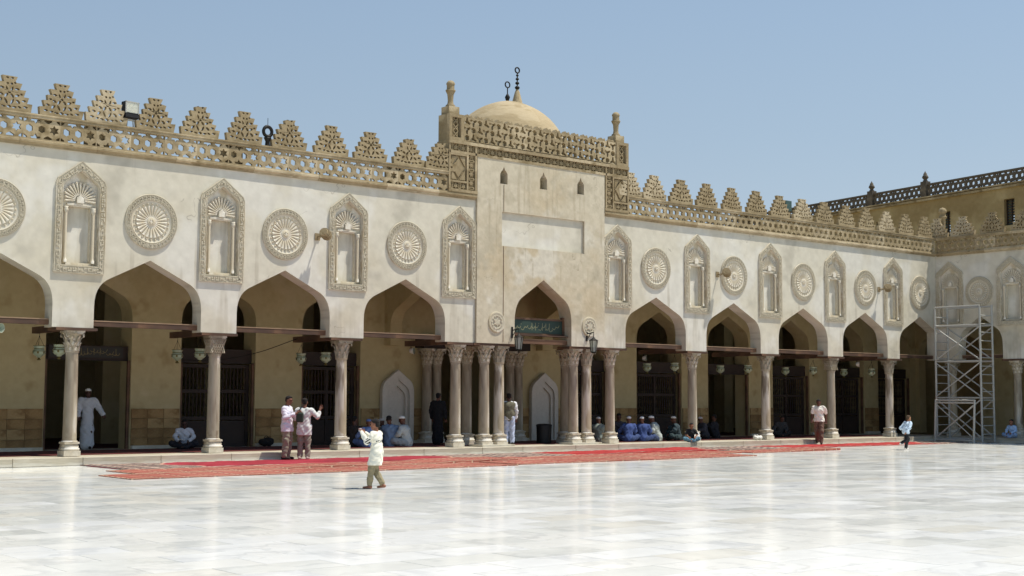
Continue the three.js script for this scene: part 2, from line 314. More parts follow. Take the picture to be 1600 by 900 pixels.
const merlonGeos = [0, 1, 2, 3, 4].map((vk) => { const jr = mulberry(70 + vk), jit = () => (jr() - .5) * .022;
  const top = [.57, .485, .4, .3, .185], th = .168, right = [[.53, 0]];
  top.forEach((t, i) => { const y = .06 + (i + 1) * th * .93; right.push([t, y]); if (i < 4) right.push([top[i + 1] - .055, y + .004]); });
  const out = [...right, ...right.map((p) => [-p[0], p[1]]).reverse()].map(([x, y]) => [x + jit(), y > 0 ? y + jit() : y]);
  if (vk === 2) out.splice(7, 1); if (vk === 3) { out[10][0] += .04; out[10][1] -= .05; } if (vk === 4) { out[5][0] -= .05; out[14][0] += .03; }
  const s = poly(out);
  const hole = (pts) => s.holes.push(path(pts));
  const dia = (x, y, a, b, t = 0) => { a *= 1.22; b *= 1.3; const q = [[a, 0], [a * .35, b * .6], [-a * .35, b * .6], [-a, 0], [-a * .35, -b * .6], [a * .35, -b * .6]].map(([u, v]) => [x + u * Math.cos(t) - v * Math.sin(t), y + u * Math.sin(t) + v * Math.cos(t)]); hole(q); };
  dia(0, .1, .05, .045);
  for (const k of [-1, 1]) {
    dia(k * .13, .095, .055, .03, k * .2); dia(k * .255, .11, .045, .03, -k * .3); dia(k * .4, .13, .055, .035, 0);
    dia(k * .075, .225, .075, .035, k * 1.1); dia(k * .215, .24, .06, .045, -k * .7); dia(k * .355, .275, .05, .035, k * .2);
    dia(k * .07, .37, .06, .04, -k * .9); dia(k * .19, .385, .055, .04, k * .4); dia(k * .29, .425, .035, .03, 0);
    dia(k * .062, .53, .065, .03, k * 1.2); dia(k * .18, .545, .055, .035, k * .1);
    dia(k * .05, .66, .03, .035, k * .6); dia(k * .13, .69, .03, .03, 0); dia(k * .06, .8, .035, .03, k * .4);
  }
  dia(0, .45, .028, .05, Math.PI / 2); 
  return ext(s, .13, -.12);
});

// one stretch of arcade in its own axes: wall face in the plane z = 0, x along the wall
function arcadeStretch(root, o) {
  const { x0, x1, arches, niches, roundels, columns, hw } = o, t = .5, top = 7.86;
  const inside = (x, m) => x > x0 + m && x < x1 - m;
  const pts = [[x0, top]];
  pts.push([x0, IMP]);
  for (const a of arches) { const k = keel(a, hw, IMP, 3.95, APEX); if (k[0][0] < x0 + .01) { const r = k.filter((p) => p[0] > x0 + .02); pts.pop(); pts.push([x0, r[0][1]], ...r); } else if (k[k.length - 1][0] > x1 - .01) { const l = k.filter((p) => p[0] < x1 - .02); pts.push(...l, [x1, l[l.length - 1][1]]); } else pts.push(...k); }
  if (pts[pts.length - 1][0] < x1 - .02) pts.push([x1, IMP]);
  pts.push([x1, top]);
  const s = poly(pts.map((p) => p));
  for (const n of niches) if (inside(n, .5)) s.holes.push(path(nichePts(.48, 4.75 + .18, 4.75 + 2.165, 4.75 + 2.605).map((p) => [p[0] + n, p[1]])));
  part('wall', ext(s, t, -t), plaster, root);
  for (const n of niches) {
    const f = part('niche', nicheSet.frame, carvedPlaster, root, [n, 4.75, 0]);
    part('hood', nicheSet.fan, rosePlaster, f); part('inner_panel', nicheSet.plate, rosePlaster, f, [0, 0, -.055]); part('recess_back', nicheSet.back, plaster, f, [0, 0, -.02]);
    for (const k of [-1, 1]) part('colonnette', nicheSet.col, rosePlaster, f, [k * .355, 0, -.035]);
  }
  for (const n of roundels) { const f = part('roundel', roundelSet.ring, carvedPlaster, root, [n, 6.21, 0], [0, 0, rr(0, 6)]); part('rosette', roundelSet.dish, rosePlaster, f); part('boss', roundelSet.boss, rosePlaster, f); if (o.small) f.scale.set(.88, .88, 1); }
  columns.forEach((c, i) => column(root, c, -.25, o.kinds ? o.kinds[i] : i * 2 % 3 === 1 ? 2 : (i * 2) % 3));
  for (const c of columns) part('impost_plate', box(1.06, .07, .56, 0, 0, 0), wood, root, [c, IMP - .037, -.25]);
  // wooden tie beams across the arches, and beams that run back from each column
  for (const a of arches) if (a - hw > x0 - .5 && a + hw < x1 + .5) { part('tie_beam', M([box(2 * hw + .3, .12, .15, 0, 0, 0)]), wood, root, [a, IMP + .12, -.28], [0, 0, rr(-.004, .004)]); part('beam_batten', box(2 * hw - .02, .025, .17, 0, 0, 0), greyWood, root, [a, IMP + .196, -.28]); }
  for (const c of o.beams ?? []) part('cross_beam', box(.15, .17, 2.5, 0, 0, 0), wood, root, [c, IMP + .03, -1.62]);
  // cornice and pierced parapet
  const px1 = o.px1 ?? x1, px0 = o.px0 ?? x0, L = px1 - px0, mid = (px0 + px1) / 2;
  const prof = [[0, 7.82], [.05, 7.82], [.055, 7.86], [.1, 7.9], [.1, 7.95], [.075, 7.965], [.075, 8.0], [-.3, 8.0], [-.3, 7.82]];
  const c0 = o.cor0 ?? px0, c1 = o.cor1 ?? px1; let cx = c0; while (cx < c1 - .01) { const w = Math.min(rr(1.9, 2.4), c1 - cx), w2 = c1 - cx - w < .5 ? c1 - cx : w; part('cornice_stone', ext(poly(prof), w2 - .006, 0).rotateY(-Math.PI / 2).translate(w2 - .003, 0, 0), sandTones[Math.floor(R() * 3)], root, [cx, rr(-.006, .006), rr(-.004, .004)]); cx += w2; }
  const n = Math.round(L / PER), sc = L / (n * PER);
  for (let i = 0; i < n; i++) { const q = part('parapet_panel', parapetPanel, sandTones[Math.floor(R() * 3)], root, [px0 + i * PER * sc, 8.25, .06]); q.scale.x = sc * .9985; }
  part('parapet_rail', M([box(L, .07, .17, mid, 8.545, .01), box(L, .035, .2, mid, 8.594, .012)]), sandstone, root);
  for (const b of o.buttress ?? []) part('buttress', box(.62, .56, .16, 0, 0, 0), sandstone, root, [b, 8.24, -.135]);
  for (const m of o.merlons) { const q = part('merlon', merlonGeos[Math.floor(R() * 5)], sandTones[Math.floor(R() * 3)], root, [m + rr(-.02, .02), 8.612, .06], [rr(-.02, .02), rr(-.03, .03), rr(-.014, .014)]); q.scale.set(rr(.96, 1.03), rr(.96, 1.03), 1); }
}
const seq = (a, d, n) => [...Array(n)].map((_, i) => a + i * d);
{ // left stretch
  const a = thing('arcade', 'cream arcade with keel arches, niches and roundels left of the entrance block', 'arcade', [0, 0, 0]);
  arcadeStretch(a, { x0: -25.2, x1: -2.725, hw: 1.47, arches: [-21.42, -17.42, -13.42, -9.43, -5.34], niches: [-23.3, -19.32, -15.32, -11.4, -7.39, -3.37], roundels: [-21.42, -17.42, -13.43, -9.46, -5.33], columns: [-23.3, -19.32, -15.32, -11.4, -7.39, -3.27], kinds: [0, 0, 0, 1, 2, 0], beams: [-19.32, -15.32, -11.4, -7.39, -3.27], px1: -3.846, cor1: -2.735, buttress: [-16.1, -14.9, -11.1, -5.7], merlons: [-23.9, -22.55, -21.2, -19.85, -18.5, -17.2, -15.9, -14.72, -13.42, -12.12, -10.8, -9.4, -8.03, -6.67, -5.33, -4.15].map((x) => x) });
}
{ // right stretch
  const a = thing('arcade', 'cream arcade with keel arches between the entrance block and the shaded corner', 'arcade', [0, 0, 0]);
  arcadeStretch(a, { x0: 2.725, x1: 22.345, hw: 1.49, arches: [5.26, 9.31, 13.33, 17.28, 21.1], niches: [3.37, 7.33, 11.36, 15.31, 19.19], roundels: [5.23, 9.31, 13.33, 17.3, 21.13], columns: [3.27, 7.33, 11.36, 15.31, 19.19], kinds: [0, 0, 2, 1, 2], beams: [3.27, 7.33, 11.36, 15.31, 19.19], px0: 3.846, px1: 22.25, cor0: 2.735, buttress: [10.2], merlons: seq(5.13, 1.366, 13).concat([3.98]) });
}
{ // shaded wing at the right
  const a = thing('arcade', 'shaded side arcade beyond the corner, behind the scaffold tower', 'arcade', [22.35, 0, 0], -Math.PI / 2);
  arcadeStretch(a, { x0: -.5, x1: 13, hw: 1.0, arches: [2.05, 5.0, 7.95, 10.9], niches: [.66, 3.5, 6.45, 9.4, 12.3], roundels: [2.05, 5.0, 7.95, 10.9], small: true, columns: [.55, 3.53, 6.48, 9.43, 12.35], kinds: [2, 0, 0, 0, 0], beams: [], px0: .08, merlons: [.1, ...seq(1.36, 1.38, 8)] });
  // finial on the corner of the two parapets
  part('corner_finial', lathe([[.17, 0], [.17, .25], [.11, .3], [.09, .5], [.12, .85], [.17, .92], [.17, .97], [.13, 1.0], [.13, 1.12], [.17, 1.16], [.16, 1.26], [.1, 1.34], [.001, 1.37]], 12), sandstone, a, [.2, 8.6, -.3]);
  // rear wall and roof of the side portico
  const rw = [[-4, 7.44], [-4, .19]]; rw.push(...keel(-2.0, 1.6, .19, 3.9, 5.0)); for (const c of [2.05, 5.0, 7.95, 10.9]) rw.push(...keel(c, .95, .19, 3.9, 5.0)); rw.push([12.7, .19], [12.7, 7.44]);
  part('rear_wall', ext(poly(rw), .5, -4.55), creamWall, a);
  part('roof', box(13.2, .35, 9.6, 6.4, 7.62, -5.3), creamWall, a); part('corner_roof', box(14.4, .35, 5.9, -7.3, 7.621, -7.2), creamWall, a); part('corner_end_wall', box(.4, 7.2, 5.6, -4.6, 3.8, -7.3), creamWall, a);
  part('end_wall', box(.4, 7.2, 9.4, 12.9, 3.8, -5.2), creamWall, a); part('room_back_wall', box(18, 7.2, .4, 4, 3.8, -10.1), creamWall, a);
}

// ---------------------------------------------------------------- entrance block
{
  const p = thing('entrance_block', 'tall plain plaster entrance block with carved stone crown and keel arch', 'gatehouse', [0, 0, 0]);
  const Z = .08, s = poly([[-2.72, 9.2], [-2.72, IMP], ...keel(.02, 1.21, IMP, 4.1, 5.49), [2.72, IMP], [2.72, 9.2]]);
  const winPts = (x) => [[-.15, 0], [-.15, .32], [-.1, .4], [-.05, .44], [0, .56], [.05, .44], [.1, .4], [.15, .32], [.15, 0]].map(([u, v]) => [u + x, v + 8.44]);
  for (const x of [-1.66, 0, 1.63]) s.holes.push(path(winPts(x)));
  s.holes.push(path([[-1.73, 6.47], [1.8, 6.47], [1.8, 7.55], [-1.73, 7.55]]));
  part('wall', ext(s, .58, Z - .58), porchPlaster, p);
  part('panel_back', box(3.6, 1.15, .4, .035, 7.01, Z - .075 - .2), plaster, p);
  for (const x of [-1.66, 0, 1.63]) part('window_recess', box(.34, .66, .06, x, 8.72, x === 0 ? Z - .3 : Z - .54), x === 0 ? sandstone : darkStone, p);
  part('conduit', M([bar(V(-1.66, 3.45, Z + .008), V(-1.66, 6.46, Z + .008), .009), bar(V(-1.66, 7.56, Z + .008), V(-1.66, 8.42, Z + .008), .009)]), greyWood, p);
  // small roundels over the columns
  for (const x of [-1.93, 2.02]) {
    const m = part('medallion', M([lathe([[.16, .02], [.2, .04], [.23, .02], [.26, .03], [.31, .04], [.33, .02], [.335, 0]], 28).rotateX(Math.PI / 2)]), carvedPlaster, p, [x, 4.05, Z]);
    part('star_boss', M([ext(poly(star(0, 0, .15)), .04, .005, .008), ...[...Array(12)].map((_, k) => new THREE.SphereGeometry(.022, 6, 5).translate(.2 * Math.cos(k * .5236), .2 * Math.sin(k * .5236), .035)), new THREE.CylinderGeometry(.17, .17, .02, 20).rotateX(Math.PI / 2).translate(0, 0, .005)]), carvedPlaster, m);
  }
  // columns: two on each side of the arch, with one more behind
  for (const sg of [-1, 1]) { column(p, sg * 2.17, -.22, sg < 0 ? 0 : 2); column(p, sg * 1.575, -.22, sg < 0 ? 2 : 0); column(p, sg * 2.1, -1.2, 0); part('impost_plate', box(1.62, .07, .6, 0, 0, 0), wood, p, [sg * 1.975, IMP - .037, -.24]); part('rear_impost', box(.6, .75, .6, 0, 0, 0), creamWall, p, [sg * 2.1, IMP + .34, -1.2]); part('plinth', box(1.3, .06, .7, 0, 0, 0), stepStone, p, [sg * 1.87, .222, -.18]); }
  part('tie_beam', box(2.6, .12, .15, 0, IMP + .1, -.2), wood, p); part('beam_batten', box(2.38, .025, .17, 0, IMP + .176, -.2), greyWood, p);
  // stone frame beside and above the plaster
  const front = .1;
  for (const sg of [-1, 1]) { const st = [];
    st.push(box(1.1, 1.55, .46, sg * 3.295, 8.775, -.22));        // backing of each side
    st.push(box(1.12, .09, .56, sg * 3.29, 8.05, -.17), box(.07, 1.5, .09, sg * 2.79, 8.8, front - .045), box(.06, 1.4, .09, sg * 3.12, 8.8, front - .046), box(.06, 1.5, .09, sg * 3.815, 8.8, front - .045), box(.64, .06, .09, sg * 3.47, 8.33, front - .047), box(.64, .06, .09, sg * 3.47, 9.17, front - .047));
    st.push(ext(poly([[0, -.3], [.22, 0], [0, .3], [-.22, 0]]), .07, .0, .01).translate(sg * 3.47, 8.75, .01));
    for (const v of [-1, 1]) for (const h of [-1, 1]) st.push(ext(poly([[h * .26, v * .36], [h * .26, v * .06], [h * .05, v * .36]]), .06, .0).translate(sg * 3.47, 8.75, .01));
    part('side_panel', M(st), sandstone, p);
  }
  
  const fr = [box(7.7, .1, .64, 0, 9.55, -.2), box(7.66, .08, .5, 0, 9.24, -.15), box(7.6, .3, .4, 0, 9.38, -.21)];
  part('crown_frieze', M(fr), sandstone, p);
  const orn = M([box(.035, .2, .07, -.07, 0, 0), box(.035, .2, .07, -.13, 0, 0), ext(poly(star(.06, 0, .1)), .06, -.03, .01), box(.04, .05, .08, -.1, .09, 0), box(.04, .05, .08, -.1, -.09, 0)]);
  for (let i = 0; i < 26; i++) part('carved_block', orn, sandstone, p, [-3.62 + i * .29, 9.385, .025]);
  for (const sg of [-1, 1]) { for (let i = 0; i < 4; i++) part('carved_block', orn, sandstone, p, [sg * 2.955, 8.27 + i * .28, .04], [0, 0, Math.PI / 2]); for (let i = 0; i < 2; i++) part('carved_block', orn, sandstone, p, [sg * 3.47 - .15 + i * .3, 8.2, .04]); }
  // openwork parapet of linked hexagons
  const W = 6.56, H = .78, s3 = poly([[0, 0], [W, 0], [W, H], [0, H]]), ds = .205, rnd = mulberry(3);
  const yhole = (cx, cy, r, a0) => [...Array(3)].flatMap((_, k) => { const a = a0 + k * 2.0944, w = .5; return [[cx + r * Math.cos(a - w * .42), cy + r * Math.sin(a - w * .42)], [cx + r * Math.cos(a + w * .42), cy + r * Math.sin(a + w * .42)], [cx + r * .36 * Math.cos(a + 1.0472), cy + r * .36 * Math.sin(a + 1.0472)]]; });
  for (let j = 0; j < 3; j++) for (let i = 0; i < 26; i++) {
    const cx = .15 + i * .2504, cy = .135 + j * .255, k = (i + j * 2) % 3;
    if (k === 0) s3.holes.push(path(hexa(cx, cy, .1))); else s3.holes.push(path(yhole(cx, cy, .142, k === 1 ? Math.PI / 2 : -Math.PI / 2)));
  }
  part('openwork_parapet', ext(s3, .16, 0), sandstone, p, [-W / 2, 9.6, -.1]);
  for (let i = 0; i < 16; i++) part('parapet_tooth', ext(poly([[-.14, 0], [-.06, .1], [.02, .04], [.1, .09], [.14, 0]]), .16, 0), sandstone, p, [-3.05 + i * .407, 10.379, -.1]);
  for (const sg of [-1, 1]) {
    const f = poly([[-.28, 9.6], [.28, 9.6], [.28, 10.42], [-.28, 10.42]]); f.holes.push(path([[-.17, 9.7], [.17, 9.7], [.17, 10.32], [-.17, 10.32]]));
    const post = part('post', M([ext(f, .14, 0), box(.54, .82, .44, 0, 10.01, -.225), ...[0, 1, 2].flatMap((k) => [-1, 1].map((d) => box(.03, .3, .06, 0, 0, 0, 0, 0, d * .75).translate(0, 9.8 + k * .21, .05))), box(.03, .62, .05, -.08, 10.01, .04), box(.03, .62, .05, .08, 10.01, .04)]), sandstone, p, [sg * 3.56, 0, -.04]);
    part('finial_pedestal', box(.4, .26, .4, 0, 10.55, -.2), sandstone, post);
    const fin = part('finial', lathe([[.15, 0], [.15, .06], [.1, .1], [.085, .2], [.1, .4], [.15, .5], [.16, .54], [.12, .56], [.12, .7], [.14, .72], [.13, .77], [.08, .83], [.001, .855]], 14), sandstone, post, [0, 10.68, -.2]);
  }
}

// ---------------------------------------------------------------- prayer hall behind the portico
const REAR = -3.8;
{
  const h = thing('prayer_hall', 'dim cream rear wall with arched doorways behind the columns', 'building', [0, 0, 0]);
  const ops = [[-21.4, 1.22], [-17.4, 1.22], [-13.42, 1.24], [-9.43, 1.22], [-5.5, 1.08], [0, 1.35], [5.5, 1.08], [9.32, 1.24], [13.33, 1.24], [17.3, 1.22], [21.2, 1.2], [24.7, 1.25]];
  const pts = [[-25.2, 7.45], [-25.2, .19]]; for (const [c, w] of ops) pts.push(...keel(c, w, .19, 3.9, 5.05)); pts.push([26.4, .19], [26.4, 7.45]);
  part('wall', ext(poly(pts), .75, REAR - .75), creamWall, h);
  part('roof', box(52, .35, 14.4, .6, 7.62, -7.45), creamWall, h);
  part('side_wall', box(.4, 7.2, 14, -25.4, 3.8, -7.4), creamWall, h);
  part('hall_back_wall', box(52, 7.2, .4, .6, 3.8, -14.4), creamWall, h);
  part('hall_end_wall', box(.4, 7.2, 10, 26.6, 3.8, -9.5), creamWall, h);
  part('hall_partition', box(.3, 7.2, 9, -1.9, 3.8, -9.1), creamWall, h); part('hall_partition', box(.3, 7.2, 9, 1.9, 3.8, -9.1), creamWall, h);
  for (const x of [-18, -14.5, -11, -7.5, -4, 4, 7.5, 11, 14.5, 18, 21.5]) part('hall_pier', box(.6, 7, .6, x, 3.7, -8.2), creamWall, h);
  part('hall_carpet', box(50, .012, 9.3, .6, .2, -9.4), std(0x4a1c1a, .95), h);
  // transverse arches on both sides of the entrance bay
  for (const sg of [-1, 1]) { const q = poly([[-3.8, 7.4], [-3.8, IMP], ...keel(-2.15, 1.3, IMP, 3.95, 5.05), [-.5, IMP], [-.5, 7.4]]); part('transverse_arch', ext(q, .45, -.22).rotateY(-Math.PI / 2), creamWall, h, [sg * 3.27, 0, 0]); }
  // stone dado on each pier, block by block
  const blocks = [[.48, 0], [.56, 1], [.4, 2]].map(([w]) => new RoundedBoxGeometry(w - .008, .272, .05, 1, .006));
  for (let i = 0; i < ops.length - 1; i++) {
    const a = ops[i][0] + ops[i][1] + .03, b = ops[i + 1][0] - ops[i + 1][1] - .03;
    for (let r = 0; r < 4; r++) { let x = a + (r % 2 ? 0 : -.0); const n = Math.round((b - a) / .5), w = (b - a) / n; const g = r % 2 ? n : n; for (let k = 0; k < g; k++) { const bk = part('dado_block', blocks[(k + r) % 3], dadoStone[Math.floor(R() * 3)], h, [a + (k + .5) * w, .36 + .28 * r, REAR + .02 + rr(0, .006)]); bk.scale.x = (w - .006) / ([.48, .56, .4][(k + r) % 3] - .008); } }
    part('skirting', box(b - a, .1, .1, 0, 0, 0), stepStone, h, [(a + b) / 2, .24, REAR + .06]);
  }
  // mihrab niches of pale marble on the two wide piers
  for (const x of [-3.05, 3.3]) {
    const s = poly(keel(0, .63, 0, 1.6, 2.4)); s.holes.push(path(keel(0, .46, .02, 1.5, 2.1)));
    const m = part('mihrab', M([ext(s, .17, 0, .015)]), mihrabMarble, h, [x, .2, REAR + .035]);
    const s2 = poly(keel(0, .47, .01, 1.5, 2.11)); s2.holes.push(path(keel(0, .33, .03, 1.4, 1.88)));
    part('inner_arch', ext(s2, .09, 0), mihrabMarble, m, [0, 0, .012]); part('niche_back', ext(poly(keel(0, .34, .02, 1.4, 1.89)), .012, 0), mihrabMarble, m, [0, 0, .006]);
  }
  // engaged columns beside the middle doorway
  for (const x of [-1.95, -1.55, 1.62, 2.0]) { const c = column(h, x, REAR + .25, 0); }
  for (const x of [-1.75, 1.81]) part('column_block', box(1.05, .3, .5, 0, 0, 0), darkWood, h, [x, IMP + .1, REAR + .26]);
  // wooden lintels, screens and door frames in the doorways
  const screen = (w) => { const l = [], n = Math.round(w / .13); for (const y of [.05, .85, 1.65, 2.4]) l.push(box(w, .1, .07, 0, y, 0)); for (const x of [-w / 2 + .05, 0, w / 2 - .05]) l.push(box(.1, 2.45, .08, x, 1.22, 0)); l.push(box(w, .7, .02, 0, .42, 0)); return M(l); };
  const turned = (w) => { const l = [], n = Math.round(w / .12); for (let i = 1; i < n; i++) for (const y of [.9, 1.7]) l.push(lathe([[.012, 0], [.022, .12], [.012, .2], [.026, .34], [.012, .48], [.022, .58], [.012, .7]], 6).translate(-w / 2 + i * w / n, y, 0)); return M(l); };
  ops.forEach(([c, w], i) => {
    if (i !== 5) part('lintel', box(2 * w - .02, .42, .16, 0, 0, 0), darkWood, h, [c, 2.9, REAR - .3]);
    for (const sg of [-1, 1]) part('door_jamb', box(.07, 2.5, .1, 0, 0, 0), wood, h, [c + sg * (w - .04), 1.45, REAR - .1]);
    if (![2, 5, 8].includes(i)) { const sc = part('screen', screen(2 * w - .14), darkWood, h, [c, .2, REAR - .3]); const t = part('balusters', turned(2 * w - .14), darkWood, sc); t.userData.kind = 'stuff'; }
  });
}
{ // gold script on the dark board over the open doorway, and the green board in the entrance arch
  const squiggle = (W, H, bg, fg, seed, n) => { // flowing strokes of script
    const c = document.createElement('canvas'); c.width = W; c.height = H; const x = c.getContext('2d'); x.fillStyle = bg; x.fillRect(0, 0, W, H); x.strokeStyle = fg; x.fillStyle = fg; x.lineCap = 'round';
    const r = mulberry(seed);
    for (let i = 0; i < n; i++) { const px = W * (.06 + .88 * i / n), py = H * (.35 + .4 * r()); x.lineWidth = H * .05; x.beginPath(); x.moveTo(px, py); x.bezierCurveTo(px + W * .02, py + H * .25 * (r() - .2), px + W * .04, py + H * .2, px + W * .06, py - H * .2 * r()); x.stroke(); if (r() < .55) { x.beginPath(); x.moveTo(px + 4, H * .15); x.lineTo(px + 2 + 6 * r(), H * .75); x.stroke(); } if (r() < .5) { x.beginPath(); x.arc(px, H * (.15 + .7 * r()), H * .035, 0, 7); x.fill(); } }
    const t = new THREE.CanvasTexture(c); t.colorSpace = THREE.SRGBColorSpace; return t;
  };
  const b = thing('inscription_board', 'dark board with gold script over the open doorway of the leftmost full bay', 'sign', [-13.42, 2.74, REAR - .19]);
  part('board', box(2.2, .36, .05, 0, .18, 0), darkWood, b);
  part('lettering', new THREE.PlaneGeometry(2.1, .3), new THREE.MeshStandardMaterial({ map: squiggle(1024, 150, '#22211a', '#75653a', 4, 20), roughness: .6 }), b, [0, .18, .029]);
  const g = thing('inscription_board', 'green board with gold script across the entrance arch', 'sign', [.06, 3.72, -.32]);
  part('board', box(2.3, .48, .05, 0, .26, 0), std(0x1c3029, .6), g);
  part('lettering', new THREE.PlaneGeometry(2.2, .38), new THREE.MeshStandardMaterial({ map: squiggle(1024, 178, '#22382f', '#86825f', 11, 13), roughness: .6 }), g, [0, .26, .029]);
  part('frame', M([box(2.4, .06, .09, 0, .03, 0), box(2.4, .06, .09, 0, .52, 0), box(.12, .62, .12, 1.14, .3, 0), box(.06, .55, .09, -1.17, .27, 0), box(2.4, .03, .3, 0, -.02, .1)]), wood, g);
  const pl = thing('wall_plaque', 'small black framed plaque on a column block inside the entrance', 'plaque', [1.66, 1.82, -4.58], -Math.PI / 2);
  part('frame', box(.46, .32, .04, 0, .16, 0), blackMetal, pl); part('face', box(.36, .22, .01, 0, .16, .024), std(0x4b4a44, .4), pl);
}

// ---------------------------------------------------------------- dome, spire and the building behind the wing
{
  const d = thing('dome', 'low sand coloured dome rising behind the entrance block', 'dome', [3.45, 7.8, -6]);
  const prof = [[2.15, 0], [2.15, 2.6], [2.35, 2.65], [2.35, 2.75]]; for (let i = 0; i <= 14; i++) { const a = i / 14 * Math.PI / 2; prof.push([2.3 * Math.cos(a), 2.75 + 2.22 * Math.sin(a) + .1 * Math.pow(i / 14, 5)]); }
  part('shell', lathe(prof, 48), domeStone, d);
  const fin = (parent, y, k) => part('finial', M([lathe([[.05 * k, 0], [.09 * k, .1 * k], [.12 * k, .2 * k], [.05 * k, .32 * k], [.025 * k, .36 * k], [.025 * k, .62 * k]], 10), new THREE.TorusGeometry(.13 * k, .03 * k, 8, 20).translate(0, .76 * k, 0)]), iron, parent, [0, y, 0]);
  fin(d, 5.05, .85);
  const s = thing('spire', 'slender stone spire tip with dark stacked balls and ring behind the dome', 'spire', [12.25, 7.8, -16]);
  part('cone', lathe([[1.3, 0], [1.3, 5], [.55, 6.6], [.34, 7.4], [.24, 8.0], [.12, 8.45], [.06, 8.6]], 16), domeStone, s);
  part('finial', M([bar(V(0, 8.5, 0), V(0, 9.4, 0), .03), ...[[8.68, .12], [8.9, .1], [9.1, .085], [9.28, .07]].map(([y, r]) => new THREE.SphereGeometry(r, 10, 8).scale(1, .75, 1).translate(0, y, 0)), new THREE.TorusGeometry(.13, .035, 8, 20).translate(0, 9.53, 0)]), iron, s);
}
{
  const b = thing('rear_building', 'ochre building with dark pierced balustrade rising behind the shaded wing', 'building', [27.0, 0, 1.6], Math.PI / 2 - .173);
  // own axes: x runs away from the viewer along the wall, front face looks towards the courtyard
  b.rotation.y = -Math.PI / 2 - .173;
  const L = 40; // local +x points to +z in the courtyard
  const s = poly([[-30, 7], [10, 7], [10, 11.4], [-30, 11.4]]);
  const wins = [[-4.6, 9.4, .58, 1.2], [-.9, 9.55, .58, 1.2], [-8.8, 9.4, .58, 1.2], [2.8, 9.5, .6, 1.2]];
  for (const [x, y, w, h] of wins) s.holes.push(path([[x - w / 2, y], [x + w / 2, y], [x + w / 2, y + h], [x - w / 2, y + h]]));
  part('wall', ext(s, .5, -.5), ochreWall, b); part('lower_wall', box(40, 7, .5, -10, 3.499, -.25), ochreWall, b); part('roof', box(40, .3, 6, -10, 11.2, -3.5), ochreWall, b);
  part('cornice', M([box(40, .1, .14, -10, 11.3, .03), box(40, .06, .2, -10, 11.43, 0)]), sandstone, b);
  const shutter = std(0x4b5248, .8);
  for (const [x, y, w, h] of wins) { const wn = part('window', M([box(w, .05, .08, x, y + .025, -.2), box(w, .05, .08, x, y + h - .025, -.2), box(.05, h - .1, .08, x - w / 2 + .025, y + h / 2, -.2), box(.05, h - .1, .08, x + w / 2 - .025, y + h / 2, -.2), box(.05, h - .1, .08, x, y + h / 2, -.2)]), darkWood, b); for (const k of [-1, 1]) part('shutter', M([...Array(9)].map((_, q) => box(w / 2 - .08, .09, .02, x + k * w / 4, y + .1 + q * (h - .2) / 8, -.22, -.5))), shutter, wn); }
  for (let i = 0; i < 42; i++) { const q = part('balustrade_panel', parapetPanel, darkStone, b, [-29 + i * PER, 11.73, 0]); }
  part('balustrade_rail', M([box(39, .08, .2, -10, 12.03, -.05)]), darkStone, b);
  for (const x of [-9.42, -5.86]) { const q = part('balustrade_post', box(.36, .74, .3, 0, .37, 0), darkStone, b, [x, 11.46, -.05]); part('finial', lathe([[.14, 0], [.16, .06], [.1, .1], [.12, .16], [.2, .24], [.17, .34], [.1, .42], [.12, .46], [.05, .56], [.001, .66]], 12).scale(.8, .8, .8), darkStone, q, [0, .74, 0]); }
}

// ---------------------------------------------------------------- fittings
const lampGeo = (() => {
  const bowl = lathe([[.001, 0], [.06, .005], [.06, .03], [.1, .05], [.155, .1], [.165, .17], [.13, .22], [.12, .235], [.155, .31], [.15, .31], [.115, .238], [.125, .22], [.158, .17], [.148, .105], [.09, .058], [.001, .05]], 18);
  const foot = lathe([[.001, -.07], [.05, -.065], [.055, -.05], [.025, -.03], [.03, 0]], 12);
  const bands = M([new THREE.TorusGeometry(.163, .008, 5, 20).rotateX(Math.PI / 2).translate(0, .17, 0), new THREE.TorusGeometry(.125, .008, 5, 20).rotateX(Math.PI / 2).translate(0, .232, 0), new THREE.TorusGeometry(.154, .007, 5, 20).rotateX(Math.PI / 2).translate(0, .31, 0), ...[0, 1, 2, 3, 4, 5].map((k) => box(.05, .06, .012, Math.cos(k * 1.047) * .155, .135, Math.sin(k * 1.047) * .155, 0, -k * 1.047 + 1.57, 0))]);
  const chains = M([...[0, 1, 2].map((k) => bar(V(.14 * Math.cos(k * 2.1), .28, .14 * Math.sin(k * 2.1)), V(0, .56, 0), .005, 4)), bar(V(0, .56, 0), V(0, .665, 0), .006, 4), new THREE.SphereGeometry(.018, 6, 5).translate(0, .56, 0)]);
  return { bowl, foot, bands, chains };
})();
const where = { '-19.32': 'x', '-15.32': 'first column from left', '-11.4': 'second column from left', '-7.39': 'third column from left', '7.33': 'first single column right of entrance', '11.36': 'second single column right of entrance', '15.31': 'third single column right of entrance', '19.19': 'last column before shaded corner' };
for (const [c, w] of Object.entries(where)) {
  for (const [z, n] of [[-1.1, 'nearer'], [-2.5, 'farther']]) {
    if (c === '-19.32') continue;
    const l = thing('hanging_lamp', `glass mosque lamp, ${n} of two behind the ${w}`, 'lamp', [+c, 2.69, z], 0, 'lamps hanging from the cross beams');
    part('bowl', lampGeo.bowl, lampGlass, l); part('foot', lampGeo.foot, brass, l); part('bands', lampGeo.bands, brass, l).userData.kind = 'stuff'; part('chains', lampGeo.chains, iron, l);
  }
}
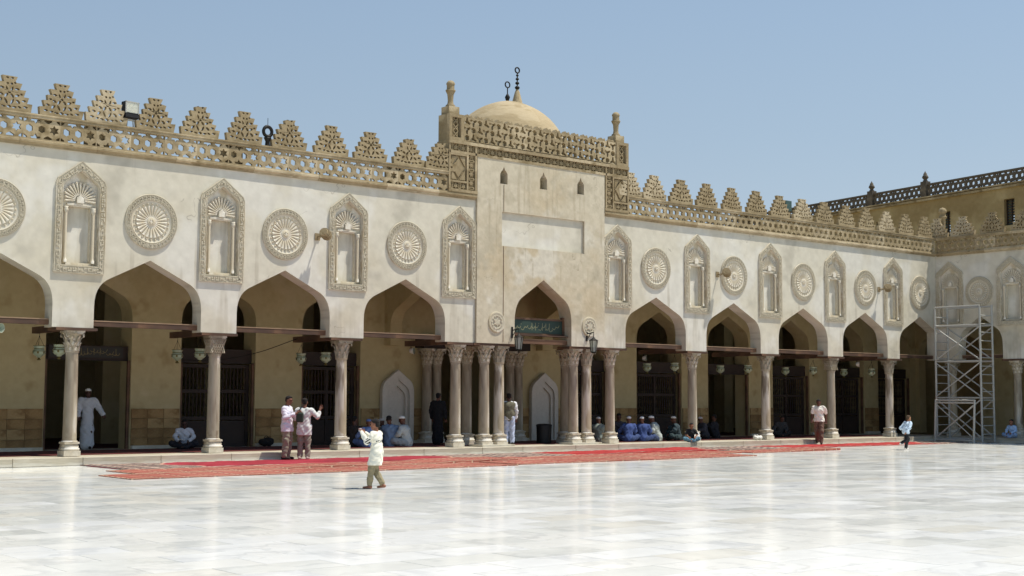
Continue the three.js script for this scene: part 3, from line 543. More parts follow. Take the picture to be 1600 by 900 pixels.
for (const [x, z, w] of [[-3.27, -2.7, 'left of the entrance columns'], [7.33, -2.75, 'in the first bay right of the entrance'], [19.19, -1.9, 'near the shaded corner']]) {
  const f = thing('floodlight', `small round white floodlight under a beam end ${w}`, 'floodlight', [x, IMP - .06, z], .6, 'round floodlights under the beams');
  part('housing', lathe([[.001, 0], [.06, .01], [.085, .06], [.11, .14], [.115, .16]], 14).rotateX(Math.PI / 2).translate(0, -.14, 0), white, f); part('lens', new THREE.CylinderGeometry(.108, .108, .01, 18).rotateX(Math.PI / 2).translate(0, -.14, .158), clearGlass, f); part('bracket', M([bar(V(0, -.1, .05), V(0, .02, .05), .012), box(.1, .02, .08, 0, .012, .05)]), blackMetal, f);
}
{ const f = thing('floodlight', 'round white floodlight at the left frame edge under a tie beam', 'floodlight', [-17.2, IMP + .05, -.3], .5, 'round floodlights under the beams');
  part('housing', lathe([[.001, 0], [.06, .01], [.085, .06], [.11, .14], [.115, .16]], 14).rotateX(Math.PI / 2).translate(0, -.12, 0), white, f); part('lens', new THREE.CylinderGeometry(.108, .108, .01, 18).rotateX(Math.PI / 2).translate(0, -.12, .158), clearGlass, f); part('bracket', bar(V(0, -.1, .05), V(0, .02, .03), .012), blackMetal, f); }
// barrel spotlights on the wall
for (const [x, y, w] of [[-8.42, 6.22, 'beside the third roundel from the left'], [8.42, 6.2, 'left of the second roundel right of the entrance'], [18.22, 6.2, 'between roundel and niche near the corner']]) {
  const s = thing('wall_spotlight', `sand coloured barrel spotlight ${w}`, 'spotlight', [x, y, 0], 0, 'barrel spotlights on the facade');
  part('bracket', M([box(.16, .2, .03, 0, 0, .015), bar(V(0, 0, .03), V(0, .02, .34), .022), bar(V(0, -.08, .03), V(0, .0, .28), .012)]), sandstone, s);
  part('barrel', M([new THREE.CylinderGeometry(.12, .13, .3, 14).rotateZ(1.2).rotateY(.5).translate(0, .04, .45)]), sandstone, s);
  part('fins', M([-1, 0, 1].map((k) => new THREE.CylinderGeometry(.15, .15, .02, 14).translate(0, k * .08, 0).rotateZ(1.2).rotateY(.5).translate(0, .04, .45))), sandstone, s);
}
// big floodlight and dark crescent finial on the left parapet, floodlight box at right
{
  const f = thing('floodlight', 'large square floodlight with pale lens standing on the left parapet', 'floodlight', [-14.07, 8.6, -.02], .15);
  part('stand', M([bar(V(-.1, 0, 0), V(-.08, .22, 0), .015), bar(V(.1, 0, 0), V(.08, .22, 0), .015), box(.3, .03, .08, 0, .21, 0)]), steel, f);
  part('housing', new RoundedBoxGeometry(.4, .44, .2, 2, .02).translate(0, .46, -.02), blackMetal, f);
  part('reflector', box(.33, .26, .01, 0, .52, .083), std(0xe6e6e0, .6), f); part('lens', box(.34, .28, .006, 0, .52, .096), new THREE.MeshPhysicalMaterial({ color: 0xf6f6f2, roughness: .35, transmission: 1, thickness: 0 }), f); part('trim', M([box(.4, .03, .02, 0, .665, .09), box(.03, .3, .02, -.185, .52, .09), box(.03, .3, .02, .185, .52, .09)]), steel, f); part('visor', box(.4, .09, .03, 0, .31, .095), blackMetal, f);
  const c = thing('crescent_finial', 'dark iron crescent ring on a short pedestal on the left parapet', 'finial', [-10.04, 8.6, -.05]);
  part('pedestal', lathe([[.09, 0], [.07, .06], [.06, .16], [.1, .24], [.11, .27], [.001, .28]], 10), iron, c); part('ring', M([new THREE.TorusGeometry(.13, .048, 8, 22).scale(1, 1.05, 1).translate(0, .44, 0)]), iron, c); part('spike', bar(V(0, .57, 0), V(0, .82, 0), .008, 5), iron, c);
  const g = thing('floodlight', 'dark green floodlight box seen from behind between right merlons', 'floodlight', [12.6, 8.6, -.15]);
  part('housing', new RoundedBoxGeometry(.36, .4, .2, 2, .02).translate(0, .52, 0), std(0x38504c, .6), g); part('stand', M([bar(V(-.1, 0, 0), V(-.1, .35, 0), .015), bar(V(.1, 0, 0), V(.1, .35, 0), .015)]), iron, g);
}
// iron lanterns at the entrance
for (const [x, w] of [[-1.3, 'left'], [1.9, 'right']]) {
  const l = thing('wall_lantern', `black iron glazed lantern on a bracket at the ${w} side of the entrance arch`, 'lantern', [x, 3.2, .08]);
  part('bracket', M([box(.05, .36, .03, 0, .55, .015), bar(V(0, .62, .02), V(0, .66, .34), .016), bar(V(0, .42, .02), V(0, .64, .22), .012), bar(V(0, .66, .34), V(0, .5, .34), .01)]), iron, l);
  part('roof', M([lathe([[.001, .52], [.03, .5], [.05, .46], [.15, .4], [.16, .385], [.001, .385]], 6).translate(0, 0, .34)]), iron, l);
  part('glass', lathe([[.085, 0], [.135, .38]], 6).translate(0, .01, .34), new THREE.MeshPhysicalMaterial({ color: 0xcfd4cc, roughness: .3, transmission: .7, thickness: 0 }), l);
  part('cage', M([...[...Array(6)].map((_, k) => { const a = k * Math.PI / 3; return bar(V(.09 * Math.sin(a), 0, .34 + .09 * Math.cos(a)), V(.14 * Math.sin(a), .39, .34 + .14 * Math.cos(a)), .009, 5); }), lathe([[.001, -.03], [.06, -.02], [.1, .0], [.1, .02], [.001, .02]], 6).translate(0, 0, .34)]), iron, l);
}
{ const c = new THREE.CatmullRomCurve3([V(-10.6, 2.75, -3.75), V(-9.6, 2.78, -3.4), V(-8.6, 3.0, -3.0), V(-7.42, 3.46, -2.6)]); single('cable', new THREE.TubeGeometry(c, 20, .012, 5), iron, 'thin dark cable sagging across the second bay', 'cable'); }

// ---------------------------------------------------------------- carpets
function rug(name, label, x0, x1, z0, z1, kind, y, seed, turn = 0) {
  const w = x1 - x0, d = z1 - z0, f = fbm(seed, 6, 4), f2 = fbm(seed + 3, 40, 3), n = 512, mH = 256;
  const map = tex(1024, mH, (u, v) => {
    const a = u * w, b = v * d, e = Math.min(a, w - a), eb = Math.min(b, d - b), k = (f(u * 2, v) - .5) * 40 + (f2(u, v) - .5) * 50;
    let c;
    if (kind === 'red') {
      c = seed === 301 ? [150, 32, 48] : [164, 40, 38]; if (f(u * 3 + .3, v) > .62) c = c.map((q) => q * .86);
      if (e < 1.9 + .25 * Math.sin(b * 3) || eb < .16) { const p = Math.sin(a * 17) * Math.sin(b * 22) + .5 * Math.sin(a * 41 + b * 9); c = p > .45 ? [172, 158, 140] : p < -.35 ? [62, 54, 56] : [118, 92, 86]; if (eb < .04 || Math.abs((e % .62) - .3) < .05) c = [176, 150, 134]; if (e < .08) c = [84, 70, 66]; }
      else if (e < 2.0 + .25 * Math.sin(b * 3)) c = [186, 140, 122];
    } else {
      c = [150, 70, 58]; const q = (a % .62) / .62, m = Math.sin(b * 30 + a * 3);
      const bb = (b % .27) / .27; if (bb < .12) c = [186, 136, 112]; else if (bb > .84) c = [112, 58, 48]; else if (q < .07) c = [200, 172, 142]; else if (q < .14) c = [110, 54, 48]; else if (Math.abs(q - .55) < .16 && Math.abs(m) > .6) c = [170, 106, 86];
      if (eb < .07) c = [192, 160, 132]; else if (eb < .14) c = [116, 50, 44];
    }
    return c.map((x) => x + k);
  });
  const nx = Math.ceil(w / .25), nz = 10, g = new THREE.BoxGeometry(w, .014, d, nx, 1, nz), p = g.attributes.position, wob = fbm(seed + 9, 4, 3);
  for (let i = 0; i < p.count; i++) { const X = p.getX(i), Zz = p.getZ(i), h = wob((X + 40) / 24, (Zz + 9) / 24); p.setZ(i, Zz + (wob((X + 40) / 20, .3) - .5) * .22); p.setX(i, X + (wob(.7, (Zz + 9) / 20) - .5) * .2); if (p.getY(i) > 0) p.setY(i, p.getY(i) + .05 * sstep(.54, .72, h) + .012 * Math.max(0, Math.sin(X * 5.3 + 4 * h))); }
  g.computeVertexNormals();
  return single(name, g, new THREE.MeshStandardMaterial({ map, roughness: .95 }), label, 'carpet', [(x0 + x1) / 2, y, (z0 + z1) / 2], turn, 'carpets laid along the portico step');
}
rug('carpet', 'crimson carpet with grey patterned ends at the left of the row', -15.4, -3.3, .72, 3.2, 'red', .0115, 301);
rug('carpet', 'orange red carpet in front of the entrance columns', -3.2, 7.2, .74, 3.0, 'red', .0115, 311);
rug('carpet', 'orange red carpet reaching to the shaded corner', 7.3, 20.2, .72, 2.75, 'red', .0115, 321);
rug('carpet', 'brick red striped carpet, left in the second row', -15.9, -5.0, 3.3, 4.85, 'stripe', .0115, 331, .006);
rug('carpet', 'brick red striped carpet, middle of the second row', -4.9, 4.4, 3.12, 4.55, 'stripe', .0115, 341, .012);
rug('carpet', 'brick red striped carpet nearest the viewer at the left', -16.7, -6.4, 5.0, 6.6, 'stripe', .0115, 351, .014);
rug('carpet', 'brick red striped carpet nearest the viewer before the entrance', -6.3, 3.2, 4.72, 6.25, 'stripe', .0115, 361, .02);
rug('carpet', 'narrow brick red striped carpet tapering off towards the corner', 4.6, 9.2, 3.2, 4.7, 'stripe', .0115, 371, .02);
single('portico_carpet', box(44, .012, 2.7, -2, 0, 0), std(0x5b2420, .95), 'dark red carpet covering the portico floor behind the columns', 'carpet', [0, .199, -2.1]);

// ---------------------------------------------------------------- people
function sdf(prims, cell, k, wr = 0, clip = -9) { // smooth union of tapered capsules and ellipsoids, meshed with surface nets
  let lo = [1e9, 1e9, 1e9], hi = [-1e9, -1e9, -1e9];
  for (const p of prims) { const q = p.c ? [[p.c, Math.max(...p.r)]] : [[p.a, p.ra], [p.b, p.rb]]; for (const [c, r] of q) for (let i = 0; i < 3; i++) { lo[i] = Math.min(lo[i], c[i] - r); hi[i] = Math.max(hi[i], c[i] + r); } }
  lo = lo.map((v) => v - 2.5 * cell - wr); hi = hi.map((v) => v + 2.5 * cell + wr);
  const N = [0, 1, 2].map((i) => Math.ceil((hi[i] - lo[i]) / cell) + 1), [nx, ny, nz] = N;
  const pr = prims.map((p) => p.c ? { e: 1, x: p.c[0], y: p.c[1], z: p.c[2], rx: p.r[0], ry: p.r[1], rz: p.r[2] } : (() => { const d = [0, 1, 2].map((i) => p.b[i] - p.a[i]); return { x: p.a[0], y: p.a[1], z: p.a[2], dx: d[0], dy: d[1], dz: d[2], l2: d[0] ** 2 + d[1] ** 2 + d[2] ** 2 + 1e-9, ra: p.ra, rb: p.rb, f: p.f ?? 1 }; })());
  const at = (x, y, z) => {
    let s = 1e3;
    for (const p of pr) {
      let d;
      if (p.e) { const a = (x - p.x) / p.rx, b = (y - p.y) / p.ry, c = (z - p.z) / p.rz, k0 = Math.sqrt(a * a + b * b + c * c), e = Math.sqrt((a / p.rx) ** 2 + (b / p.ry) ** 2 + (c / p.rz) ** 2); d = k0 * (k0 - 1) / (e + 1e-6); }
      else { const ax = x - p.x, ay = y - p.y, az = z - p.z; let t = (ax * p.dx + ay * p.dy + az * p.dz) / p.l2; t = t < 0 ? 0 : t > 1 ? 1 : t; const qx = ax - t * p.dx, qy = ay - t * p.dy, qz = (az - t * p.dz) * p.f; d = Math.sqrt(qx * qx + qy * qy + qz * qz) - (p.ra + (p.rb - p.ra) * t); }
      const h = Math.max(k - Math.abs(s - d), 0) / k; s = Math.min(s, d) - h * h * k * .25;
    }
    if (wr && Math.abs(s) < .05) s += wr * (Math.sin(x * 33 + y * 9 + 2.2 * Math.sin(y * 11 + z * 7)) * .8 + Math.sin(z * 41 - y * 27 + x * 13 + 1.7 * Math.sin(x * 19)) * .6 + Math.sin(y * 61 + x * 47 - z * 23) * .35);
    return Math.max(s, clip - y);
  };
  const F = new Float32Array(nx * ny * nz);
  for (let z = 0, o = 0; z < nz; z++) for (let y = 0; y < ny; y++) for (let x = 0; x < nx; x++, o++) F[o] = at(lo[0] + x * cell, lo[1] + y * cell, lo[2] + z * cell);
  const id = new Int32Array(F.length).fill(-1), P = [], I = [], st = [1, nx, nx * ny];
  for (let z = 0; z < nz - 1; z++) for (let y = 0; y < ny - 1; y++) for (let x = 0; x < nx - 1; x++) {
    const o = x + y * nx + z * nx * ny; let n = 0, c = [0, 0, 0], m = 0;
    for (let q = 0; q < 8; q++) if (F[o + (q & 1) + (q >> 1 & 1) * nx + (q >> 2) * nx * ny] < 0) m |= 1 << q;
    if (m === 0 || m === 255) continue;
    for (let q = 0; q < 8; q++) for (let a = 0; a < 3; a++) { if (q >> a & 1) continue; const r = q | 1 << a; if ((m >> q & 1) === (m >> r & 1)) continue; const f0 = F[o + (q & 1) + (q >> 1 & 1) * nx + (q >> 2) * nx * ny], f1 = F[o + (r & 1) + (r >> 1 & 1) * nx + (r >> 2) * nx * ny], t = f0 / (f0 - f1); const v = [q & 1, q >> 1 & 1, q >> 2]; v[a] = t; c[0] += v[0]; c[1] += v[1]; c[2] += v[2]; n++; }
    id[o] = P.length / 3; P.push(lo[0] + (x + c[0] / n) * cell, lo[1] + (y + c[1] / n) * cell, lo[2] + (z + c[2] / n) * cell);
  }
  for (let z = 1; z < nz - 1; z++) for (let y = 1; y < ny - 1; y++) for (let x = 1; x < nx - 1; x++) {
    const o = x + y * nx + z * nx * ny, s0 = F[o] < 0;
    for (let a = 0; a < 3; a++) { if (s0 === F[o + st[a]] < 0) continue; const b = st[(a + 1) % 3], c = st[(a + 2) % 3], q = [id[o], id[o - b], id[o - b - c], id[o - c]]; if (q.some((v) => v < 0)) continue; s0 ? I.push(q[0], q[1], q[2], q[0], q[2], q[3]) : I.push(q[0], q[2], q[1], q[0], q[3], q[2]); }
  }
  const g = new THREE.BufferGeometry(); g.setAttribute('position', new THREE.Float32BufferAttribute(P, 3)); g.setIndex(I);
  const nn = new Float32Array(P.length), e = cell * .5;
  for (let i = 0; i < P.length; i += 3) { const [x, y, z] = [P[i], P[i + 1], P[i + 2]]; let a = at(x + e, y, z) - at(x - e, y, z), b = at(x, y + e, z) - at(x, y - e, z), c = at(x, y, z + e) - at(x, y, z - e); const l = Math.hypot(a, b, c) || 1; nn.set([a / l, b / l, c / l], i); }
  g.setAttribute('normal', new THREE.BufferAttribute(nn, 3));
  return g;
}
const cap = (a, b, ra, rb = ra, f) => ({ a, b, ra, rb, f });
const lerp3 = (a, b, t) => a.map((v, i) => v + (b[i] - v) * t);
const cloth = {}; const fabric = (hex) => cloth[hex] ??= new THREE.MeshStandardMaterial({ color: hex, roughness: .95 });
const POSE = { // joints for a height of 1.7 m, facing +z, the person's left is +x
  stand: { pel: [0, .93, 0], chest: [0, 1.28, 0], neck: [0, 1.46, -.01], head: [0, 1.6, .02], sh: .19, hip: .09, kL: [.1, .5, .02], kR: [-.1, .5, .02], aL: [.11, .08, -.02], aR: [-.11, .08, -.02], eL: [.25, 1.14, -.03], eR: [-.25, 1.14, -.03], hL: [.25, .88, .06], hR: [-.25, .88, .06] },
  walk: { pel: [0, .92, 0], chest: [0, 1.27, .02], neck: [0, 1.45, .03], head: [0, 1.58, .07], sh: .19, hip: .09, kL: [.09, .5, .14], kR: [-.09, .49, -.03], aL: [.09, .085, .2], aR: [-.09, .12, -.28], eL: [.25, 1.14, -.12], eR: [-.25, 1.14, .06], hL: [.25, .9, -.08], hR: [-.25, .93, .2] },
  sit: { pel: [0, .12, 0], chest: [0, .46, .05], neck: [0, .63, .08], head: [0, .77, .12], sh: .19, hip: .1, kL: [.34, .16, .26], kR: [-.34, .16, .26], aL: [-.08, .06, .34], aR: [.1, .06, .38], eL: [.27, .36, .14], eR: [-.27, .36, .14], hL: [.16, .24, .3], hR: [-.16, .24, .3] },
};
function person(label, pos, turn, o, scale = 1) {
  const J = { ...POSE[o.pose ?? 'stand'], ...o.j }, r = thing('person', label, 'person', pos, turn), W = o.fat ?? 1; r.scale.setScalar(scale);
  const hs = o.head ?? 1, up = J.head, sk = o.skin ?? 0x7a4a33, cell = o.cell ?? .014;
  const shL = [J.chest[0] + J.sh, J.neck[1] - .085, J.neck[2] - .01], shR = [J.chest[0] - J.sh, J.neck[1] - .085, J.neck[2] - .01], hpL = [J.pel[0] + J.hip, J.pel[1] - .02, J.pel[2]], hpR = [J.pel[0] - J.hip, J.pel[1] - .02, J.pel[2]];
  const torso = (e) => [cap(J.pel, lerp3(J.pel, J.chest, .5), .125 * W + e, .12 * W + e, 1.15), cap(lerp3(J.pel, J.chest, .5), J.chest, .12 * W + e, .135 * W + e, 1.15), cap([shL[0] - .05, shL[1], shL[2]], [shR[0] + .05, shR[1], shR[2]], .062 + e, .062 + e), cap([J.chest[0] + .07, J.chest[1], J.chest[2]], [J.chest[0] - .07, J.chest[1], J.chest[2]], .115 * W + e, .115 * W + e, 1.1)];
  const arm = (s, e, h, x, end) => [cap(s, e, .055 + x, .045 + x), cap(e, lerp3(e, h, end), .044 + x, .036 + x)];
  const leg = (h, k, a, x) => [cap(h, k, .085 + x, .058 + x), cap(k, a, .056 + x, .04 + x)];
  // hands: palm, four fingers of different lengths, a thumb from the side
  const hand = (e, h, s) => {
    const d = V(...h).sub(V(...e)).normalize(), side = new THREE.Vector3().crossVectors(d, V(0, 0, 1)); if (side.length() < .2) side.crossVectors(d, V(0, 1, 0)); side.normalize(); const nrm = new THREE.Vector3().crossVectors(side, d).multiplyScalar(s), out = [];
    const at = (u, v, w) => [h[0] + d.x * u + side.x * v + nrm.x * w, h[1] + d.y * u + side.y * v + nrm.y * w, h[2] + d.z * u + side.z * v + nrm.z * w];
    for (let q = 0; q < 3; q++) out.push(cap(at(.0, (q - 1) * .018, 0), at(.075, (q - 1) * .025, .004), .017, .014));
    [.06, .07, .066, .05].forEach((L, q) => { const v = (q - 1.5) * .02; out.push(cap(at(.078, v, .004), at(.078 + L * .55, v * 1.1, .01), .0095, .009), cap(at(.078 + L * .55, v * 1.1, .01), at(.078 + L * .9, v * 1.1, .032), .009, .0075)); });
    out.push(cap(at(.015, .03 * s, .008), at(.05, .055 * s, .02), .0125, .0105), cap(at(.05, .055 * s, .02), at(.08, .058 * s, .034), .0105, .008));
    return out;
  };
  const hy = o.yaw ?? 0, tl = o.nod ?? 0;
  const hp = (x, y, z) => { const q = V(x, y, z).multiplyScalar(hs).applyEuler(new THREE.Euler(tl, hy, 0, 'YXZ')); return [up[0] + q.x, up[1] + q.y, up[2] + q.z]; };
  const ell = (x, y, z, a, b, c) => ({ c: hp(x, y, z), r: [a * hs, b * hs, c * hs] });
  const foot = (a, k) => { const dz = o.toe ?? .15; return o.sit || o.pose === 'sit' ? [cap(a, [a[0] * -.6, a[1] + .0, a[2] + .04], .036, .028)] : [cap([a[0], a[1] - .03, a[2] - .04], [a[0] * 1.15, a[1] - .048 < .03 ? .03 : a[1] - .06, a[2] + dz], .042, .028)]; };
  const headPr = [ell(0, .02, -.008, .076, .098, .093), ell(0, -.05, .022, .058, .066, .066), ell(0, -.082, .05, .03, .028, .03), { a: hp(0, .018, .08), b: hp(0, -.026, .104), ra: .009 * hs, rb: .014 * hs }, ell(.077, -.012, -.005, .011, .03, .02), ell(-.077, -.012, -.005, .011, .03, .02), ell(0, .035, .074, .052, .012, .016), cap(hp(0, -.05, -.015), J.neck, .055, .06)];
  const bodyPr = [...torso(-.012), ...arm(shL, J.eL, J.hL, -.006, 1), ...arm(shR, J.eR, J.hR, -.006, 1), ...leg(hpL, J.kL, J.aL, -.006), ...leg(hpR, J.kR, J.aR, -.006), ...(o.shoes ? [] : [...foot(J.aL), ...foot(J.aR)]), cap(J.neck, lerp3(J.chest, J.neck, .4), .055, .07)];
  const geos = [sdf(bodyPr, cell, .03), sdf(headPr, .0065, .018), sdf(hand(J.eL, J.hL, 1), .0055, .008), sdf(hand(J.eR, J.hR, -1), .0055, .008)];
  part('body', mergeGeometries(geos, false), new THREE.MeshStandardMaterial({ color: sk, roughness: .6 }), r);
  part('eyes', M([-1, 1].map((s) => new THREE.SphereGeometry(.011 * hs, 8, 6).translate(...hp(s * .031, .008, .083)))), fabric(0x1c1512), r);
  part('mouth', new THREE.SphereGeometry(.02 * hs, 8, 6).scale(1, .25, .4).rotateX(tl).rotateY(hy).translate(...hp(0, -.055, .083)), fabric(0x6a352b), r);
  if (o.hat) part('cap', sdf([ell(0, .075, -.012, .083, .05, .098), ell(0, .055, -.014, .083, .02, .1)], .008, .012), fabric(o.hat), r);
  if (!o.hat || o.hair) part('hair', sdf([ell(0, .06, -.024, .081, .068, .088), ell(0, .01, -.05, .071, .075, .056), ell(0, .092, .03, .06, .024, .048)], .008, .015, .002), fabric(o.hair ?? 0x17120f), r);
  if (o.robe) { // galabeya down to the ankles
    const y0 = o.pose === 'sit' ? null : .16, c = [(J.aL[0] + J.aR[0]) / 2, y0 ?? 0, (J.aL[2] + J.aR[2]) / 2];
    const pr = [...torso(.024), ...arm(shL, J.eL, J.hL, .028, .92), ...arm(shR, J.eR, J.hR, .03, .92)];
    if (y0) pr.push(cap(J.pel, lerp3(J.pel, c, .5), .165, .18, 1.15), cap(lerp3(J.pel, c, .5), c, .18, .2, 1.1)); else pr.push(...leg(hpL, J.kL, J.aL, .035), ...leg(hpR, J.kR, J.aR, .035), cap(J.pel, [0, .12, .2], .16, .14));
    part('robe', sdf(pr, cell, .05, .0065), fabric(o.robe), r);
  } else {
    const hem = o.hem ?? .1, low = Math.min(.9, (hem + .1) / .45), sit = o.pose === 'sit';
    const skirt = sit ? [cap(J.pel, [J.pel[0], J.pel[1] - .02, J.pel[2]], .15 * W, .15 * W)] : [cap(hpL, lerp3(hpL, J.kL, low), .128 * W, .122 * W), cap(hpR, lerp3(hpR, J.kR, low), .128 * W, .122 * W), cap(J.pel, [J.pel[0], J.pel[1] - hem - .04, J.pel[2]], .155 * W, .152 * W, 1.1), cap([J.pel[0] - .05, J.pel[1] + .12, J.pel[2]], [J.pel[0] + .05, J.pel[1] + .12, J.pel[2]], .14 * W, .14 * W, 1.1)], cut = sit ? -9 : J.pel[1] - hem - .05;
    const pr = [...torso(.022), ...skirt, ...arm(shL, J.eL, J.hL, o.loose ?? .018, o.sleeve ?? .9), ...arm(shR, J.eR, J.hR, o.loose ?? .018, o.sleeve ?? .9)];
    const g = sdf(o.sleeve === 0 ? [...torso(.022), ...skirt, cap(shL, lerp3(shL, J.eL, .8), .073, .066), cap(shR, lerp3(shR, J.eR, .8), .073, .066)] : pr, cell * .85, .035, .009, cut);
    let m = fabric(o.top);
    if (o.print) { const c = new THREE.Color(o.top), k = new THREE.Color(0x17181a), p = g.attributes.position, a = []; for (let i = 0; i < p.count; i++) { const q = o.print(p.getX(i), p.getY(i), p.getZ(i)) ? k : c; a.push(q.r, q.g, q.b); } g.setAttribute('color', new THREE.Float32BufferAttribute(a, 3)); m = new THREE.MeshStandardMaterial({ vertexColors: true, roughness: .95 }); }
    part('shirt', g, m, r);
    if (o.vest) part('vest', sdf([...torso(.042).filter((_, i) => i !== 2), cap([shL[0] - .05, shL[1] - .02, shL[2]], [shR[0] + .05, shR[1] - .02, shR[2]], .1, .1), cap([J.pel[0] - .06, J.pel[1] + .1, J.pel[2]], [J.pel[0] + .06, J.pel[1] + .1, J.pel[2]], .165, .165, 1.1), cap(J.pel, [J.pel[0], J.pel[1] - .02, J.pel[2]], .16, .165, 1.15)], cell, .04, .004), fabric(o.vest), r);
    const tr = [...leg(hpL, J.kL, lerp3(J.kL, J.aL, o.cuff ?? .95), o.baggy ?? .034), ...leg(hpR, J.kR, lerp3(J.kR, J.aR, o.cuff ?? .95), o.baggy ?? .034), cap([J.pel[0], J.pel[1] + .02, J.pel[2]], [J.pel[0], J.pel[1] - .05, J.pel[2]], .118 * W, .125 * W, 1.15)];
    part('trousers', sdf(tr, cell, .03, .009), fabric(o.bottom ?? 0x57504a), r);
  }
  if (o.shoes) for (const [n, a] of [['shoe', J.aL], ['shoe', J.aR]]) part(n, sdf(o.pose === 'sit' ? [cap(a, [a[0] * -.6, a[1], a[2] + .05], .045, .036)] : [cap([a[0], Math.max(.05, a[1] - .03), a[2] - .05], [a[0] * 1.1, Math.max(.038, a[1] - .045), a[2] + .15], .046, .036)], .01, .02), fabric(o.shoes), r);
  return r;
}
const AWAY = Math.PI - .691, TO = -.691, LEFT = -2.262, RIGHT = .88;
person('barefoot boy in long white printed shirt holding up a camera', [-14.2, .002, 11.75], -2.62, { head: 1.2, pose: 'walk', cell: .011, skin: 0x8a5a42, top: 0xe4e0cf, bottom: 0x8b8064, hem: .28, baggy: .028, cuff: .86, nod: .05,
  j: { head: [0, 1.6, .06], kL: [.09, .5, .1], aL: [.08, .075, .16], kR: [-.09, .48, .1], aR: [-.09, .1, -.14], eL: [.27, 1.16, .14], hL: [.1, 1.42, .38], eR: [-.27, 1.16, .14], hR: [-.06, 1.4, .38] },
  print: (x, y, z) => (z < -.05 && y > 1.16 && y < 1.22 && Math.abs(x) < .2 && Math.sin(x * 95) + Math.sin(x * 53 + y * 80) > .1) || (x > .24 && Math.hypot(y - 1.2, z - .1) < .07 && Math.sin(y * 90 + z * 60) > -.2) }, .74);
{ const c = thing('camera', 'small pale pocket camera held up by the boy', 'camera', [-14.385, 1.06, 11.47], -2.62); part('case', new RoundedBoxGeometry(.1, .06, .03, 2, .008).translate(0, .03, 0), std(0xb9bcc6, .4, .3), c); part('lens', new THREE.CylinderGeometry(.02, .022, .025, 12).rotateX(Math.PI / 2).translate(0, .03, .026), blackMetal, c); }
person('man in pale lilac shirt and brown trousers on the red carpet, hands at chest', [-9.83, .02, .95], .62, { skin: 0x6e432e, top: 0xd6d2dc, bottom: 0x868070, hem: .12, shoes: 0x2b2320, nod: .15, sleeve: .75, j: { eL: [.25, 1.14, .04], hL: [.07, 1.24, .3], eR: [-.25, 1.14, .04], hR: [-.05, 1.26, .3], head: [0, 1.6, .04] } }, .985);
{ const b = person('man seen from behind in white shirt with a green bag, one hand raised', [-9.42, .02, 1.15], AWAY, { skin: 0x6a412d, top: 0xcccdc9, bottom: 0x868072, hem: .2, shoes: 0xb9b1a2, sleeve: .55, j: { eR: [-.36, 1.2, .04], hR: [-.42, 1.4, .12], eL: [.25, 1.15, .04], hL: [.2, 1.12, .26] } }, .955);
  const g = thing('shoulder_bag', 'dark green bag slung over the back of the man in white', 'bag', [-9.6, 1.02, 1.22], AWAY); part('pouch', new RoundedBoxGeometry(.2, .26, .1, 3, .04).translate(0, .13, -.02), fabric(0x2e3a30), g); part('strap', new THREE.TubeGeometry(new THREE.CatmullRomCurve3([V(.06, .24, -.02), V(.0, .36, .0), V(-.06, .46, .08), V(-.08, .46, .18)]), 12, .012, 5), fabric(0x20261f), g); }
person('man in white short sleeved shirt walking with bowed head by a column', [12.98, .02, .95], -1.0, { pose: 'walk', skin: 0x5f3827, top: 0xe2ddd0, bottom: 0x6b5648, hem: .02, sleeve: 0, shoes: 0x3a2a22, nod: .35, j: { head: [0, 1.56, .1] } }, 1.0);
person('small boy in light blue patterned shirt and black trousers running across the marble', [11.5, .002, 5.73], 1.35, { head: 1.25, skin: 0x9a6a4c, hair: 0x4a3a28, top: 0xc6d8e6, bottom: 0x15171a, hem: .06, loose: .03, shoes: 0xd8d5cc, j: { pel: [0, .9, 0], chest: [0, 1.22, .1], neck: [0, 1.4, .15], head: [0, 1.55, .2], kL: [.09, .56, .22], aL: [.09, .1, .06], kR: [-.09, .48, -.06], aR: [-.09, .34, -.4], eL: [.25, 1.06, -.08], hL: [.22, .98, .16], eR: [-.26, 1.08, .0], hR: [-.26, .86, -.2] }, print: (x, y, z) => Math.sin(x * 60) * Math.sin(y * 55) * Math.sin(z * 50) > .55 }, .69);
person('tall man in long white robe and skullcap stepping out of the open doorway', [-13.28, .2, -4.15], -.35, { pose: 'walk', skin: 0x4b2f24, robe: 0xc6c8cc, hat: 0xe6e4de, shoes: 0x2a211d, j: { aL: [.08, .085, .1], aR: [-.08, .1, -.12], kL: [.09, .5, .08], kR: [-.09, .5, .02], eL: [.3, 1.16, .02], hL: [.42, .96, .14] } }, 1.0);
person('man in white shirt sitting cross legged reading near second column from left', [-10.9, .206, -2.95], TO + .2, { pose: 'sit', skin: 0x3f281f, top: 0xc5c9d2, bottom: 0x22222a, nod: .5, hem: .02, j: { head: [0, .76, .14] } }, .95);
{ const b = thing('open_book', 'small open book on the lap of the seated reader', 'book', [-11.13, .46, -2.66], TO + .2); part('pages', M([box(.11, .012, .15, -.056, .01, 0, 0, 0, .2), box(.11, .012, .15, .056, .01, 0, 0, 0, -.2)]), white, b); part('cover', M([box(.12, .006, .16, -.058, 0, 0, 0, 0, .2), box(.12, .006, .16, .058, 0, 0, 0, 0, -.2)]), fabric(0x4a2a22), b); }
